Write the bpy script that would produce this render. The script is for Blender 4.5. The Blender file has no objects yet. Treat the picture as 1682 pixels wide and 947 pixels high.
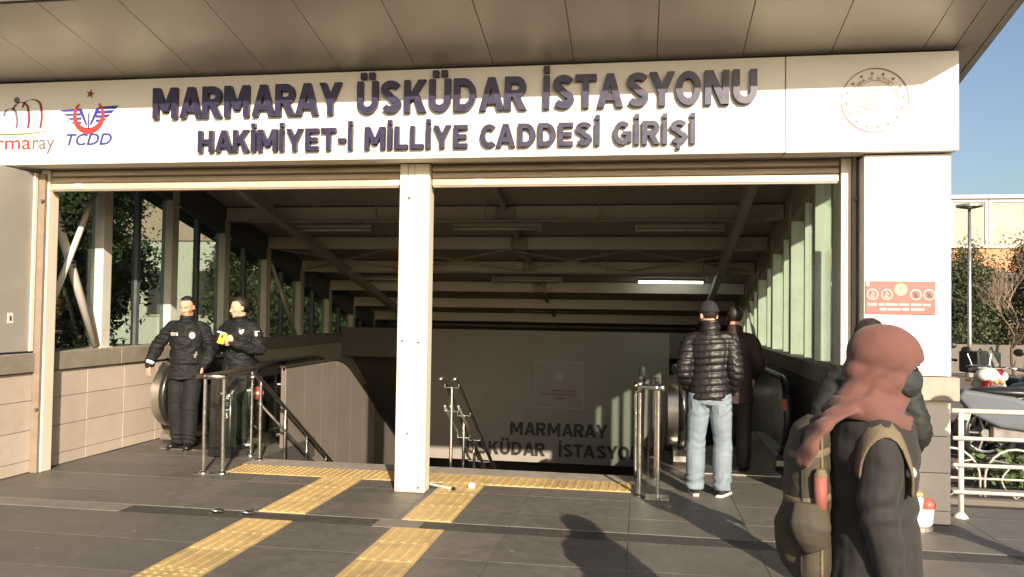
import bpy, bmesh, math, random
from mathutils import Vector, Matrix, noise
import numpy as np

random.seed(7)
SC = bpy.context.scene
COL = SC.collection

# ------------------------------------------------------------------ camera
# World: X along the station front (right), Y into the station, Z up, metres.
H = 1.65
FPX = 1309.0
_y, _p, _r = math.radians(9.13), math.radians(1.59), math.radians(0.84)
FW = Vector((-math.sin(_y) * math.cos(_p), math.cos(_y) * math.cos(_p), math.sin(_p)))
RT = Vector((math.cos(_y), math.sin(_y), 0))
UP = RT.cross(FW)
RT, UP = math.cos(_r) * RT + math.sin(_r) * UP, -math.sin(_r) * RT + math.cos(_r) * UP
cam = bpy.data.cameras.new('camera')
cam.sensor_width = 36.0
cam.lens = FPX / 1682.0 * 36.0
cam.clip_start = 0.05
cam.clip_end = 3000
camo = bpy.data.objects.new('camera', cam)
COL.objects.link(camo)
camo.matrix_world = Matrix(((RT.x, UP.x, -FW.x, 0), (RT.y, UP.y, -FW.y, 0), (RT.z, UP.z, -FW.z, H), (0, 0, 0, 1)))
SC.camera = camo

# ------------------------------------------------------------------ sky, sun, exposure
SUN_EL = math.radians(23.3)
SUN_AZ = math.atan2(0.375, -0.927)          # sun stands behind the camera, to its right
SUN_DIR = Vector((0.375 * math.cos(SUN_EL), -0.927 * math.cos(SUN_EL), math.sin(SUN_EL)))
world = bpy.data.worlds.new('World')
SC.world = world
world.use_nodes = True
wn = world.node_tree
bg = wn.nodes['Background']
sky = wn.nodes.new('ShaderNodeTexSky')
sky.sky_type = 'NISHITA'
sky.sun_disc = False
sky.sun_elevation = SUN_EL
sky.sun_rotation = SUN_AZ
sky.air_density = 1.0
sky.dust_density = 2.6
sky.ozone_density = 1.2
wn.links.new(sky.outputs[0], bg.inputs[0])
bg.inputs[1].default_value = 0.075
sun = bpy.data.lights.new('sun', 'SUN')
sun.energy = 4.6
sun.angle = math.radians(0.53)
sun.color = (1.0, 0.86, 0.69)
suno = bpy.data.objects.new('sun', sun)
COL.objects.link(suno)
suno.rotation_euler = (-SUN_DIR).to_track_quat('-Z', 'Y').to_euler()
suno.location = (8, -20, 12)
SC.view_settings.view_transform = 'Standard'
SC.view_settings.look = 'None'
SC.view_settings.gamma = 1.0
SC.view_settings.exposure = 1.06
SC.view_settings.use_curve_mapping = False
SC.render.engine = 'CYCLES'
SC.cycles.use_denoising = True
SC.cycles.max_bounces = 10
SC.cycles.diffuse_bounces = 5
SC.cycles.transparent_max_bounces = 24
SC.cycles.caustics_reflective = False
SC.cycles.caustics_refractive = False
SC.cycles.sample_clamp_indirect = 6.0


def ray(x, y):
    return FW + RT * ((x - 841.0) / FPX) - UP * ((y - 473.5) / FPX)


def on_y(x, y, Y):
    d = ray(x, y)
    return Vector((0, 0, H)) + d * (Y / d.y)


def on_z(x, y, z=0.0):
    d = ray(x, y)
    return Vector((0, 0, H)) + d * ((z - H) / d.z)


# ------------------------------------------------------------------ materials
MATS = {}


def principled(name):
    m = bpy.data.materials.new(name)
    m.use_nodes = True
    nt = m.node_tree
    return m, nt, nt.nodes['Principled BSDF']


def mat(name, col, rough=0.6, metal=0.0, var=0.18, scale=6.0, bump=0.0, bscale=60.0, dirt=0.0, dscale=1.3,
        dcol=None, stretch=(1, 1, 1), spec=0.5, rvar=0.1, rand=0.0, emit=None, estr=0.0, speck=0.0, sscale=240.0, sheen=0.0, spots=0.0):
    """Procedural surface: base colour broken by noise, larger dirt patches, fine relief."""
    m, nt, b = principled(name)
    N, L = nt.nodes, nt.links
    geo = N.new('ShaderNodeNewGeometry')
    mp = N.new('ShaderNodeMapping')
    mp.inputs['Scale'].default_value = stretch
    tc = N.new('ShaderNodeTexCoord')
    L.new(geo.outputs['Position'], mp.inputs[0])
    n1 = N.new('ShaderNodeTexNoise')
    n1.inputs['Scale'].default_value = scale
    n1.inputs['Detail'].default_value = 6
    n1.inputs['Roughness'].default_value = 0.65
    L.new(mp.outputs[0], n1.inputs['Vector'])
    mr = N.new('ShaderNodeMapRange')
    mr.inputs[1].default_value = 0.25
    mr.inputs[2].default_value = 0.75
    mr.inputs[3].default_value = 1 - var
    mr.inputs[4].default_value = 1 + var
    L.new(n1.outputs[0], mr.inputs[0])
    val = mr.outputs[0]
    if rand:
        oi = N.new('ShaderNodeObjectInfo')
        r2 = N.new('ShaderNodeMapRange')
        r2.inputs[3].default_value = 1 - rand
        r2.inputs[4].default_value = 1 + rand
        L.new(oi.outputs['Random'], r2.inputs[0])
        mu = N.new('ShaderNodeMath')
        mu.operation = 'MULTIPLY'
        L.new(val, mu.inputs[0])
        L.new(r2.outputs[0], mu.inputs[1])
        val = mu.outputs[0]
    if speck:
        n3 = N.new('ShaderNodeTexNoise')
        n3.inputs['Scale'].default_value = sscale
        n3.inputs['Detail'].default_value = 2
        L.new(geo.outputs['Position'], n3.inputs['Vector'])
        r3 = N.new('ShaderNodeMapRange')
        r3.inputs[1].default_value = 0.3
        r3.inputs[2].default_value = 0.7
        r3.inputs[3].default_value = 1 - speck
        r3.inputs[4].default_value = 1 + speck
        L.new(n3.outputs[0], r3.inputs[0])
        mu = N.new('ShaderNodeMath')
        mu.operation = 'MULTIPLY'
        L.new(val, mu.inputs[0])
        L.new(r3.outputs[0], mu.inputs[1])
        val = mu.outputs[0]
    vm = N.new('ShaderNodeVectorMath')
    vm.operation = 'SCALE'
    vm.inputs[0].default_value = col[:3]
    L.new(val, vm.inputs['Scale'])
    out = vm.outputs[0]
    if dirt:
        n2 = N.new('ShaderNodeTexNoise')
        n2.inputs['Scale'].default_value = dscale
        n2.inputs['Detail'].default_value = 8
        n2.inputs['Roughness'].default_value = 0.7
        L.new(mp.outputs[0], n2.inputs['Vector'])
        cr = N.new('ShaderNodeMapRange')
        cr.inputs[1].default_value = 0.48
        cr.inputs[2].default_value = 0.72
        cr.inputs[3].default_value = 0.0
        cr.inputs[4].default_value = dirt
        L.new(n2.outputs[0], cr.inputs[0])
        mx = N.new('ShaderNodeMix')
        mx.data_type = 'RGBA'
        L.new(cr.outputs[0], mx.inputs[0])
        L.new(out, mx.inputs[6])
        dc = dcol or tuple(c * 0.45 for c in col[:3])
        mx.inputs[7].default_value = (dc[0], dc[1], dc[2], 1)
        out = mx.outputs[2]
    if spots:
        vo = N.new('ShaderNodeTexVoronoi')
        vo.inputs['Scale'].default_value = 2.3
        L.new(geo.outputs['Position'], vo.inputs['Vector'])
        sr = N.new('ShaderNodeMapRange')
        sr.inputs[1].default_value = 0.030
        sr.inputs[2].default_value = 0.055
        sr.inputs[3].default_value = spots
        sr.inputs[4].default_value = 0.0
        L.new(vo.outputs['Distance'], sr.inputs[0])
        ms = N.new('ShaderNodeMix')
        ms.data_type = 'RGBA'
        L.new(sr.outputs[0], ms.inputs[0])
        L.new(out, ms.inputs[6])
        ms.inputs[7].default_value = (0.26, 0.235, 0.20, 1)
        out = ms.outputs[2]
    L.new(out, b.inputs['Base Color'])
    b.inputs['Metallic'].default_value = metal
    b.inputs['Specular IOR Level'].default_value = spec
    rr = N.new('ShaderNodeMapRange')
    rr.inputs[1].default_value = 0.3
    rr.inputs[2].default_value = 0.7
    rr.inputs[3].default_value = max(0.02, rough - rvar)
    rr.inputs[4].default_value = min(1.0, rough + rvar)
    L.new(n1.outputs[0], rr.inputs[0])
    L.new(rr.outputs[0], b.inputs['Roughness'])
    if sheen:
        b.inputs['Sheen Weight'].default_value = sheen
    if bump:
        nb = N.new('ShaderNodeTexNoise')
        nb.inputs['Scale'].default_value = bscale
        nb.inputs['Detail'].default_value = 5
        L.new(mp.outputs[0], nb.inputs['Vector'])
        bp = N.new('ShaderNodeBump')
        bp.inputs['Strength'].default_value = bump
        bp.inputs['Distance'].default_value = 0.01
        L.new(nb.outputs[0], bp.inputs['Height'])
        L.new(bp.outputs[0], b.inputs['Normal'])
    if emit:
        b.inputs['Emission Color'].default_value = (*emit, 1)
        b.inputs['Emission Strength'].default_value = estr
    MATS[name] = m
    return m


def glass_mat(name, tint, refl=1.0, rough=0.02):
    m = bpy.data.materials.new(name)
    m.use_nodes = True
    nt = m.node_tree
    N, L = nt.nodes, nt.links
    N.remove(N['Principled BSDF'])
    tr = N.new('ShaderNodeBsdfTransparent')
    tr.inputs[0].default_value = (*tint, 1)
    gl = N.new('ShaderNodeBsdfGlossy')
    gl.inputs['Roughness'].default_value = rough
    gl.inputs[0].default_value = (0.9, 0.95, 0.93, 1)
    fr = N.new('ShaderNodeLayerWeight')             # Schlick term, the same from both sides of the pane
    fr.inputs[0].default_value = 0.5
    pw = N.new('ShaderNodeMath')
    pw.operation = 'POWER'
    pw.inputs[1].default_value = 5.0
    L.new(fr.outputs['Facing'], pw.inputs[0])
    geo = N.new('ShaderNodeNewGeometry')
    n1 = N.new('ShaderNodeTexNoise')
    n1.inputs['Scale'].default_value = 3.0
    L.new(geo.outputs['Position'], n1.inputs['Vector'])
    rg_ = N.new('ShaderNodeMapRange')
    rg_.inputs[3].default_value = rough
    rg_.inputs[4].default_value = rough + 0.06
    L.new(n1.outputs[0], rg_.inputs[0])
    L.new(rg_.outputs[0], gl.inputs['Roughness'])
    mu = N.new('ShaderNodeMath')
    mu.operation = 'MULTIPLY_ADD'
    mu.inputs[1].default_value = 0.9 * refl
    mu.inputs[2].default_value = 0.04 * refl
    L.new(pw.outputs[0], mu.inputs[0])
    mx = N.new('ShaderNodeMixShader')
    L.new(mu.outputs[0], mx.inputs[0])
    L.new(tr.outputs[0], mx.inputs[1])
    L.new(gl.outputs[0], mx.inputs[2])
    L.new(mx.outputs[0], N['Material Output'].inputs[0])
    MATS[name] = m
    return m


mat('paving', (0.108, 0.097, 0.085), 0.55, var=0.18, scale=9, bump=0.25, bscale=90, dirt=0.75, dscale=1.1, dcol=(0.066, 0.058, 0.05), rand=0.10, speck=0.18, spots=0.6)
mat('paving_joint', (0.062, 0.054, 0.046), 0.9, var=0.3, scale=20)
mat('ground', (0.11, 0.098, 0.084), 0.9, var=0.2, scale=3, bump=0.3, bscale=40, dirt=0.4, dscale=0.5)
mat('yellow_tactile', (0.46, 0.325, 0.135), 0.6, var=0.18, scale=14, bump=0.2, bscale=120, dirt=0.8, dscale=3.2, dcol=(0.25, 0.185, 0.10), rand=0.16)
mat('pale_stone', (0.34, 0.29, 0.235), 0.8, var=0.2, scale=14, bump=0.35, bscale=70, dirt=0.5, dscale=3, speck=0.15)
mat('ledge_stone', (0.25, 0.215, 0.17), 0.8, var=0.22, scale=16, bump=0.4, bscale=60, dirt=0.55, dscale=4, speck=0.2)
mat('nosing_stone', (0.26, 0.225, 0.19), 0.75, var=0.2, scale=10, bump=0.3, bscale=70, dirt=0.5, dscale=3)
mat('wall_tile', (0.50, 0.42, 0.345), 0.5, var=0.07, scale=5, bump=0.06, bscale=30, dirt=0.22, dscale=2.2, dcol=(0.27, 0.22, 0.17), rand=0.05)
mat('tile_joint', (0.13, 0.11, 0.09), 0.9)
mat('pillar_tile', (0.62, 0.57, 0.50), 0.45, var=0.05, scale=5, bump=0.05, bscale=30, dirt=0.15, dscale=2.2, rand=0.03)
mat('white_panel', (0.80, 0.775, 0.72), 0.45, var=0.03, scale=3, dirt=0.08, dscale=2, dcol=(0.6, 0.56, 0.48))
mat('sign_white', (0.78, 0.74, 0.65), 0.42, var=0.03, scale=2.5, dirt=0.14, dscale=3, dcol=(0.6, 0.55, 0.45))
mat('grey_panel', (0.33, 0.305, 0.275), 0.4, var=0.05, scale=2.5, dirt=0.2, dscale=5, dcol=(0.42, 0.39, 0.35))
mat('cream_paint', (0.72, 0.66, 0.53), 0.45, var=0.05, scale=5, stretch=(4, 4, 0.6), dirt=0.35, dscale=2.5, dcol=(0.42, 0.36, 0.26), bump=0.05, bscale=20)
mat('brown_profile', (0.22, 0.17, 0.13), 0.5)
mat('column_paint', (0.60, 0.575, 0.50), 0.45, var=0.08, scale=5, dirt=0.25, dscale=3)
mat('mullion_grey', (0.11, 0.12, 0.125), 0.4, metal=0.3)
mat('beam_paint', (0.58, 0.53, 0.465), 0.55, var=0.1, scale=4, dirt=0.3, dscale=2)
mat('deck_paint', (0.40, 0.35, 0.30), 0.7, var=0.12, scale=3, dirt=0.3, dscale=1.5)
mat('soffit_metal', (0.42, 0.385, 0.34), 0.42, metal=0.30, var=0.05, scale=1.6, dirt=0.25, dscale=1.1, dcol=(0.34, 0.305, 0.265), rvar=0.08)
mat('roof_metal', (0.40, 0.38, 0.35), 0.45, metal=0.5, var=0.08)
mat('dark_joint', (0.12, 0.105, 0.09), 0.8)
mat('navy_letter', (0.024, 0.019, 0.052), 0.35, var=0.12, scale=12, dirt=0.3, dscale=9, dcol=(0.05, 0.04, 0.07))
mat('letter_side', (0.045, 0.032, 0.045), 0.5)
mat('logo_blue', (0.035, 0.04, 0.24), 0.45)
mat('logo_red', (0.55, 0.035, 0.035), 0.45)
mat('logo_darkred', (0.20, 0.03, 0.03), 0.45)
mat('logo_grey', (0.13, 0.12, 0.13), 0.5)
mat('logo_green', (0.16, 0.22, 0.05), 0.5)
mat('emblem_red', (0.24, 0.12, 0.11), 0.5)
mat('emblem_rose', (0.50, 0.33, 0.29), 0.5)
mat('notice_red', (0.56, 0.085, 0.075), 0.4, var=0.08)
mat('notice_pale', (0.78, 0.45, 0.36), 0.5)
mat('notice_yellow', (0.80, 0.66, 0.25), 0.5)
mat('notice_dark', (0.08, 0.05, 0.05), 0.5)
mat('shutter_paint', (0.52, 0.44, 0.34), 0.45, metal=0.2, var=0.1, scale=4, stretch=(0.5, 1, 6), dirt=0.5, dscale=3, dcol=(0.20, 0.12, 0.08))
mat('steel', (0.62, 0.60, 0.56), 0.22, metal=1.0, var=0.06, scale=20, rvar=0.08)
mat('steel_brushed', (0.55, 0.52, 0.46), 0.34, metal=1.0, var=0.1, scale=8, rvar=0.1, dirt=0.2, dscale=4)
mat('dark_rail', (0.085, 0.07, 0.055), 0.35, metal=0.6)
mat('black_rubber', (0.015, 0.014, 0.014), 0.35, var=0.2)
mat('black_panel', (0.022, 0.019, 0.019), 0.18, var=0.15)
mat('cladding', (0.20, 0.172, 0.142), 0.5, var=0.06, scale=3, dirt=0.2, dscale=2)
mat('bulkhead', (0.27, 0.24, 0.212), 0.6, var=0.06, scale=2, dirt=0.25, dscale=0.8)
mat('bulk_letter', (0.025, 0.02, 0.018), 0.5)
mat('bulk_frame', (0.34, 0.31, 0.28), 0.5)
mat('bulk_plate', (0.23, 0.20, 0.175), 0.4)
mat('concrete_dark', (0.13, 0.112, 0.095), 0.85, var=0.15, bump=0.2, bscale=30)
mat('step_stone', (0.16, 0.14, 0.12), 0.7, var=0.15, scale=10, bump=0.2)
mat('white_sticker', (0.75, 0.73, 0.68), 0.5)
mat('fixture', (0.42, 0.40, 0.36), 0.4, var=0.06)
mat('tube_off', (0.62, 0.58, 0.50), 0.3)
mat('tube_lit', (0.8, 0.8, 0.75), 0.3, emit=(0.93, 1.0, 0.86), estr=6.0)
mat('galv', (0.36, 0.34, 0.31), 0.4, metal=0.8, var=0.1)
mat('rail_white', (0.74, 0.71, 0.64), 0.35, var=0.05, dirt=0.2, dscale=8)
mat('soil', (0.028, 0.021, 0.016), 0.95, var=0.4, scale=18, bump=0.6, bscale=25)
mat('hoop_iron', (0.42, 0.40, 0.36), 0.5, var=0.15)
mat('leaf', (0.075, 0.11, 0.036), 0.6, var=0.35, scale=1.5)
mat('leaf_dark', (0.060, 0.070, 0.030), 0.6, var=0.35, scale=1.2)
mat('leaf_olive', (0.115, 0.100, 0.050), 0.65, var=0.35, scale=1.5)
mat('bark', (0.12, 0.085, 0.06), 0.9, var=0.3, scale=8, bump=0.5, bscale=20)
mat('twig', (0.24, 0.18, 0.135), 0.9, var=0.25)
mat('far_white', (0.62, 0.58, 0.52), 0.6, var=0.06)
mat('far_cream', (0.55, 0.47, 0.38), 0.7, var=0.06)
mat('far_orange', (0.50, 0.24, 0.12), 0.7, var=0.1)
mat('far_pink', (0.46, 0.33, 0.27), 0.75, var=0.08)
mat('far_glass', (0.30, 0.27, 0.23), 0.15, var=0.15, scale=0.4)
mat('far_dark', (0.06, 0.055, 0.05), 0.6)
mat('skin', (0.56, 0.31, 0.20), 0.5, var=0.08, scale=20)
mat('skin_tan', (0.50, 0.26, 0.165), 0.5, var=0.08, scale=20)
mat('hair_dark', (0.018, 0.013, 0.010), 0.5, var=0.4, scale=60, stretch=(1, 1, 0.3), bump=0.5, bscale=140)
mat('eye_white', (0.38, 0.33, 0.30), 0.4)
mat('eye_dark', (0.02, 0.012, 0.01), 0.2)
mat('lips', (0.36, 0.14, 0.10), 0.5)
mat('police_cloth', (0.0075, 0.0075, 0.0088), 0.72, var=0.25, scale=12, bump=0.5, bscale=45, spec=0.3)
mat('police_trouser', (0.0105, 0.010, 0.011), 0.8, var=0.25, scale=12, bump=0.5, bscale=45, spec=0.3)
mat('black_leather', (0.012, 0.011, 0.010), 0.35, var=0.3)
mat('badge_white', (0.72, 0.70, 0.66), 0.5)
mat('badge_metal', (0.5, 0.46, 0.38), 0.35, metal=0.7)
mat('puffer', (0.011, 0.0085, 0.0085), 0.50, var=0.2, scale=18, bump=0.25, bscale=50)
mat('denim', (0.175, 0.215, 0.245), 0.8, var=0.22, scale=9, stretch=(1, 1, 0.6), bump=0.4, bscale=120, dirt=0.45, dscale=5, dcol=(0.10, 0.135, 0.175))
mat('knit_black', (0.016, 0.014, 0.018), 0.85, var=0.3, bump=0.6, bscale=180)
mat('coat_dark', (0.014, 0.0115, 0.010), 0.8, var=0.2, scale=10, bump=0.22, bscale=420, sheen=0.1)
mat('coat_black', (0.014, 0.013, 0.013), 0.75, var=0.25, bump=0.3, bscale=90)
mat('coat_maroon', (0.026, 0.011, 0.010), 0.75, var=0.25, bump=0.3, bscale=90)
mat('coat_green', (0.012, 0.014, 0.011), 0.75, var=0.25, bump=0.3, bscale=90)
mat('terracotta', (0.120, 0.048, 0.038), 0.85, var=0.16, scale=8, bump=0.22, bscale=420, sheen=0.1)
mat('mask_grey', (0.020, 0.023, 0.024), 0.75, var=0.15, scale=20)
mat('olive_bag', (0.044, 0.035, 0.022), 0.8, var=0.25, scale=9, bump=0.25, bscale=320, dirt=0.3, dscale=5, dcol=(0.065, 0.052, 0.034))
mat('khaki_strap', (0.135, 0.104, 0.062), 0.8, var=0.15, scale=20, bump=0.4, bscale=160)
mat('bag_orange', (0.24, 0.075, 0.055), 0.7)
mat('buckle', (0.55, 0.52, 0.46), 0.35)
mat('shoe_dark', (0.02, 0.018, 0.017), 0.5)
mat('sole_white', (0.62, 0.60, 0.55), 0.6)
mat('yellow_book', (0.80, 0.60, 0.04), 0.5)
mat('moto_red', (0.22, 0.010, 0.014), 0.25, var=0.1)
mat('moto_white', (0.72, 0.72, 0.62), 0.25, var=0.05)
mat('moto_black', (0.015, 0.015, 0.015), 0.4)
mat('moto_cover', (0.10, 0.115, 0.13), 0.6, var=0.15, scale=4, bump=0.3, bscale=12)
mat('chrome', (0.75, 0.74, 0.72), 0.12, metal=1.0)
mat('lens_clear', (0.55, 0.58, 0.58), 0.08)
mat('tub_white', (0.76, 0.73, 0.68), 0.45)
mat('tub_red', (0.62, 0.10, 0.07), 0.5)
mat('tub_orange', (0.70, 0.30, 0.10), 0.5)
mat('paper_white', (0.78, 0.76, 0.70), 0.7)
mat('pipe_grey', (0.26, 0.31, 0.29), 0.5)
mat('shade_dark', (0.03, 0.027, 0.024), 0.9)
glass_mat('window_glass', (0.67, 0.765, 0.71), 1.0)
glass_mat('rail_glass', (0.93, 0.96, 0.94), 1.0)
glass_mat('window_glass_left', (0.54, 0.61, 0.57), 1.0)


# ------------------------------------------------------------------ mesh helpers
def wmat(o):
    m = o.matrix_basis.copy()
    if o.parent:
        m = wmat(o.parent) @ o.matrix_parent_inverse @ m
    return m


def link(o, parent=None, keep=True):
    COL.objects.link(o)
    if parent is not None:
        o.parent = parent
        if keep:
            o.matrix_parent_inverse = wmat(parent).inverted()
    return o


def tag(o, label=None, cat=None, group=None, kind=None):
    if label:
        o['label'] = label
    if cat:
        o['category'] = cat
    if group:
        o['group'] = group
    if kind:
        o['kind'] = kind
    return o


def thing(name, label, cat, loc=(0, 0, 0), rz=0.0, group=None):
    o = bpy.data.objects.new(name, None)
    o.empty_display_size = 0.2
    COL.objects.link(o)
    o.location = loc
    o.rotation_euler = (0, 0, rz)
    return tag(o, label, cat, group)


class MB:
    def __init__(s):
        s.v, s.f = [], []

    def add(s, vs, fs):
        k = len(s.v)
        s.v += [tuple(p) for p in vs]
        s.f += [tuple(i + k for i in q) for q in fs]
        return s

    def box(s, x0, x1, y0, y1, z0, z1):
        return s.add([(x0, y0, z0), (x1, y0, z0), (x1, y1, z0), (x0, y1, z0), (x0, y0, z1), (x1, y0, z1), (x1, y1, z1), (x0, y1, z1)],
                     [(0, 3, 2, 1), (4, 5, 6, 7), (0, 1, 5, 4), (1, 2, 6, 5), (2, 3, 7, 6), (3, 0, 4, 7)])

    def obox(s, M, sx, sy, sz):
        vs = [M @ Vector((a * sx / 2, b * sy / 2, c * sz / 2)) for c in (-1, 1) for a, b in ((-1, -1), (1, -1), (1, 1), (-1, 1))]
        return s.add(vs, [(0, 3, 2, 1), (4, 5, 6, 7), (0, 1, 5, 4), (1, 2, 6, 5), (2, 3, 7, 6), (3, 0, 4, 7)])

    def beam(s, a, b, w, h, upv=(0, 0, 1)):
        """rectangular bar from a to b, w across, h along the up vector"""
        a, b = Vector(a), Vector(b)
        t = (b - a)
        ln = t.length
        t.normalize()
        sd = t.cross(Vector(upv)).normalized()
        up = sd.cross(t)
        M = Matrix((t, sd, up)).transposed().to_4x4()
        M.translation = (a + b) / 2
        return s.obox(M, ln, w, h)

    def tube(s, pts, r, n=10, side=None, cap=True, closed=False):
        """sweep; r is a number, a list of numbers or a list of (rx, ry)"""
        pts = [Vector(p) for p in pts]
        k = len(pts)
        rs = []
        for i in range(k):
            q = r[i] if isinstance(r, list) else r      # list: one radius per point; tuple: an ellipse
            rs.append(q if isinstance(q, tuple) else (q, q))
        base = len(s.v)
        prev = None
        for i, p in enumerate(pts):
            if closed:
                t = pts[(i + 1) % k] - pts[i - 1]
            else:
                t = pts[min(i + 1, k - 1)] - pts[max(i - 1, 0)]
            t.normalize()
            if side is not None:
                sd = Vector(side)
            elif prev is not None:
                sd = prev
            else:
                sd = Vector((1, 0, 0)) if abs(t.x) < 0.8 else Vector((0, 1, 0))
            sd = (sd - t * sd.dot(t))
            if sd.length < 1e-4:
                sd = t.orthogonal()
            sd.normalize()
            prev = sd
            up = t.cross(sd)
            for j in range(n):
                a = 2 * math.pi * j / n
                s.v.append(tuple(p + sd * (rs[i][0] * math.cos(a)) + up * (rs[i][1] * math.sin(a))))
        m = k if closed else k - 1
        for i in range(m):
            for j in range(n):
                a = base + i * n + j
                b_ = base + i * n + (j + 1) % n
                i2 = (i + 1) % k
                s.f.append((a, b_, base + i2 * n + (j + 1) % n, base + i2 * n + j))
        if cap and not closed:
            s.f.append(tuple(base + j for j in reversed(range(n))))
            s.f.append(tuple(base + (k - 1) * n + j for j in range(n)))
        return s

    def sphere(s, c, r, M=None, seg=16, ring=10):
        if not isinstance(r, (list, tuple)):
            r = (r, r, r)
        c = Vector(c)
        vs = []
        for i in range(1, ring):
            th = math.pi * i / ring
            for j in range(seg):
                ph = 2 * math.pi * j / seg
                p = Vector((r[0] * math.sin(th) * math.cos(ph), r[1] * math.sin(th) * math.sin(ph), r[2] * math.cos(th)))
                vs.append(c + (M @ p if M else p))
        p = Vector((0, 0, r[2]))
        vs.append(c + (M @ p if M else p))
        vs.append(c - (M @ p if M else p))
        top, bot = len(vs) - 2, len(vs) - 1
        fs = []
        for i in range(ring - 2):
            for j in range(seg):
                a, b_ = i * seg + j, i * seg + (j + 1) % seg
                fs.append((a, a + seg, b_ + seg, b_))
        for j in range(seg):
            fs.append((top, j, (j + 1) % seg))
            fs.append((bot, (ring - 2) * seg + (j + 1) % seg, (ring - 2) * seg + j))
        return s.add(vs, fs)

    def prism(s, poly, fn, d0, d1):
        """polygon (list of 2-tuples) swept from d0 to d1; fn(u, v, d) -> xyz"""
        n = len(poly)
        vs = [fn(u, v, d0) for u, v in poly] + [fn(u, v, d1) for u, v in poly]
        fs = [tuple(range(n)), tuple(range(2 * n - 1, n - 1, -1))]
        fs += [(i, i + n, (i + 1) % n + n, (i + 1) % n) for i in range(n)]
        return s.add(vs, fs)

    def strip(s, a, b, fn, d0, d1):
        """band between two polylines of equal length swept d0..d1"""
        n = len(a)
        vs = []
        for d in (d0, d1):
            vs += [fn(*p, d) for p in a] + [fn(*p, d) for p in b]
        fs = []
        for i in range(n - 1):
            fs += [(i, i + 1, n + i + 1, n + i), (2 * n + i, 3 * n + i, 3 * n + i + 1, 2 * n + i + 1),
                   (i, 2 * n + i, 2 * n + i + 1, i + 1), (n + i, n + i + 1, 3 * n + i + 1, 3 * n + i)]
        fs += [(0, n, 3 * n, 2 * n), (n - 1, 3 * n - 1, 4 * n - 1, 2 * n - 1)]
        return s.add(vs, fs)

    def mesh(s, name, m, smooth=False, bevel=0.0, seg=1, fixn=True):
        me = bpy.data.meshes.new(name)
        me.from_pydata(s.v, [], s.f)
        if fixn or bevel:
            bm = bmesh.new()
            bm.from_mesh(me)
            if fixn:
                bmesh.ops.recalc_face_normals(bm, faces=bm.faces)
            if bevel:
                es = [e for e in bm.edges if len(e.link_faces) == 2 and e.calc_face_angle(0) > 0.5]
                bmesh.ops.bevel(bm, geom=es, offset=bevel, segments=seg, affect='EDGES', profile=0.6)
            bm.to_mesh(me)
            bm.free()
        if smooth:
            me.polygons.foreach_set('use_smooth', [True] * len(me.polygons))
        me.materials.append(MATS[m] if isinstance(m, str) else m)
        me.update()
        return me

    def build(s, name, m, parent=None, smooth=False, bevel=0.0, seg=1, keep=True, fixn=True):
        return link(bpy.data.objects.new(name, s.mesh(name, m, smooth, bevel, seg, fixn)), parent, keep)


def autosmooth(o, ang=0.7):
    me = o.data
    bm = bmesh.new()
    bm.from_mesh(me)
    for f in bm.faces:
        f.smooth = True
    for e in bm.edges:
        if len(e.link_faces) == 2 and e.calc_face_angle(0) > ang:
            e.smooth = False
    bm.to_mesh(me)
    bm.free()
    return o


def eval_mesh(ob, name):
    dg = bpy.context.evaluated_depsgraph_get()
    me = bpy.data.meshes.new_from_object(ob.evaluated_get(dg))
    me.name = name
    return me


def text_mesh(body, size=1.0, extrude=0.0, offset=0.0, name='letter', bevel=0.0, shear=0.0):
    cu = bpy.data.curves.new('t', 'FONT')
    cu.body = body
    cu.size = size
    cu.extrude = extrude
    cu.offset = offset
    cu.shear = shear
    cu.bevel_depth = bevel
    cu.resolution_u = 4
    o = bpy.data.objects.new('t', cu)
    COL.objects.link(o)
    bpy.context.view_layer.update()
    me = eval_mesh(o, name)
    bpy.data.objects.remove(o)
    bpy.data.curves.remove(cu)
    return me


def mbounds(me):
    n = len(me.vertices)
    a = np.empty(n * 3)
    me.vertices.foreach_get('co', a)
    a = a.reshape(-1, 3)
    return a.min(0), a.max(0)


TEXT_ROT = Matrix.Rotation(math.pi / 2, 4, 'X')     # text faces -Y, upright


# Bold sign lettering drawn as strokes: every glyph is a list of centre-line paths in a box 1 high.
T_ = 0.208


def _el(cx, cy, rx, ry, a0, a1, n=14):
    return [(cx + rx * math.cos(math.radians(a0 + (a1 - a0) * i / n)), cy + ry * math.sin(math.radians(a0 + (a1 - a0) * i / n))) for i in range(n + 1)]


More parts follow.
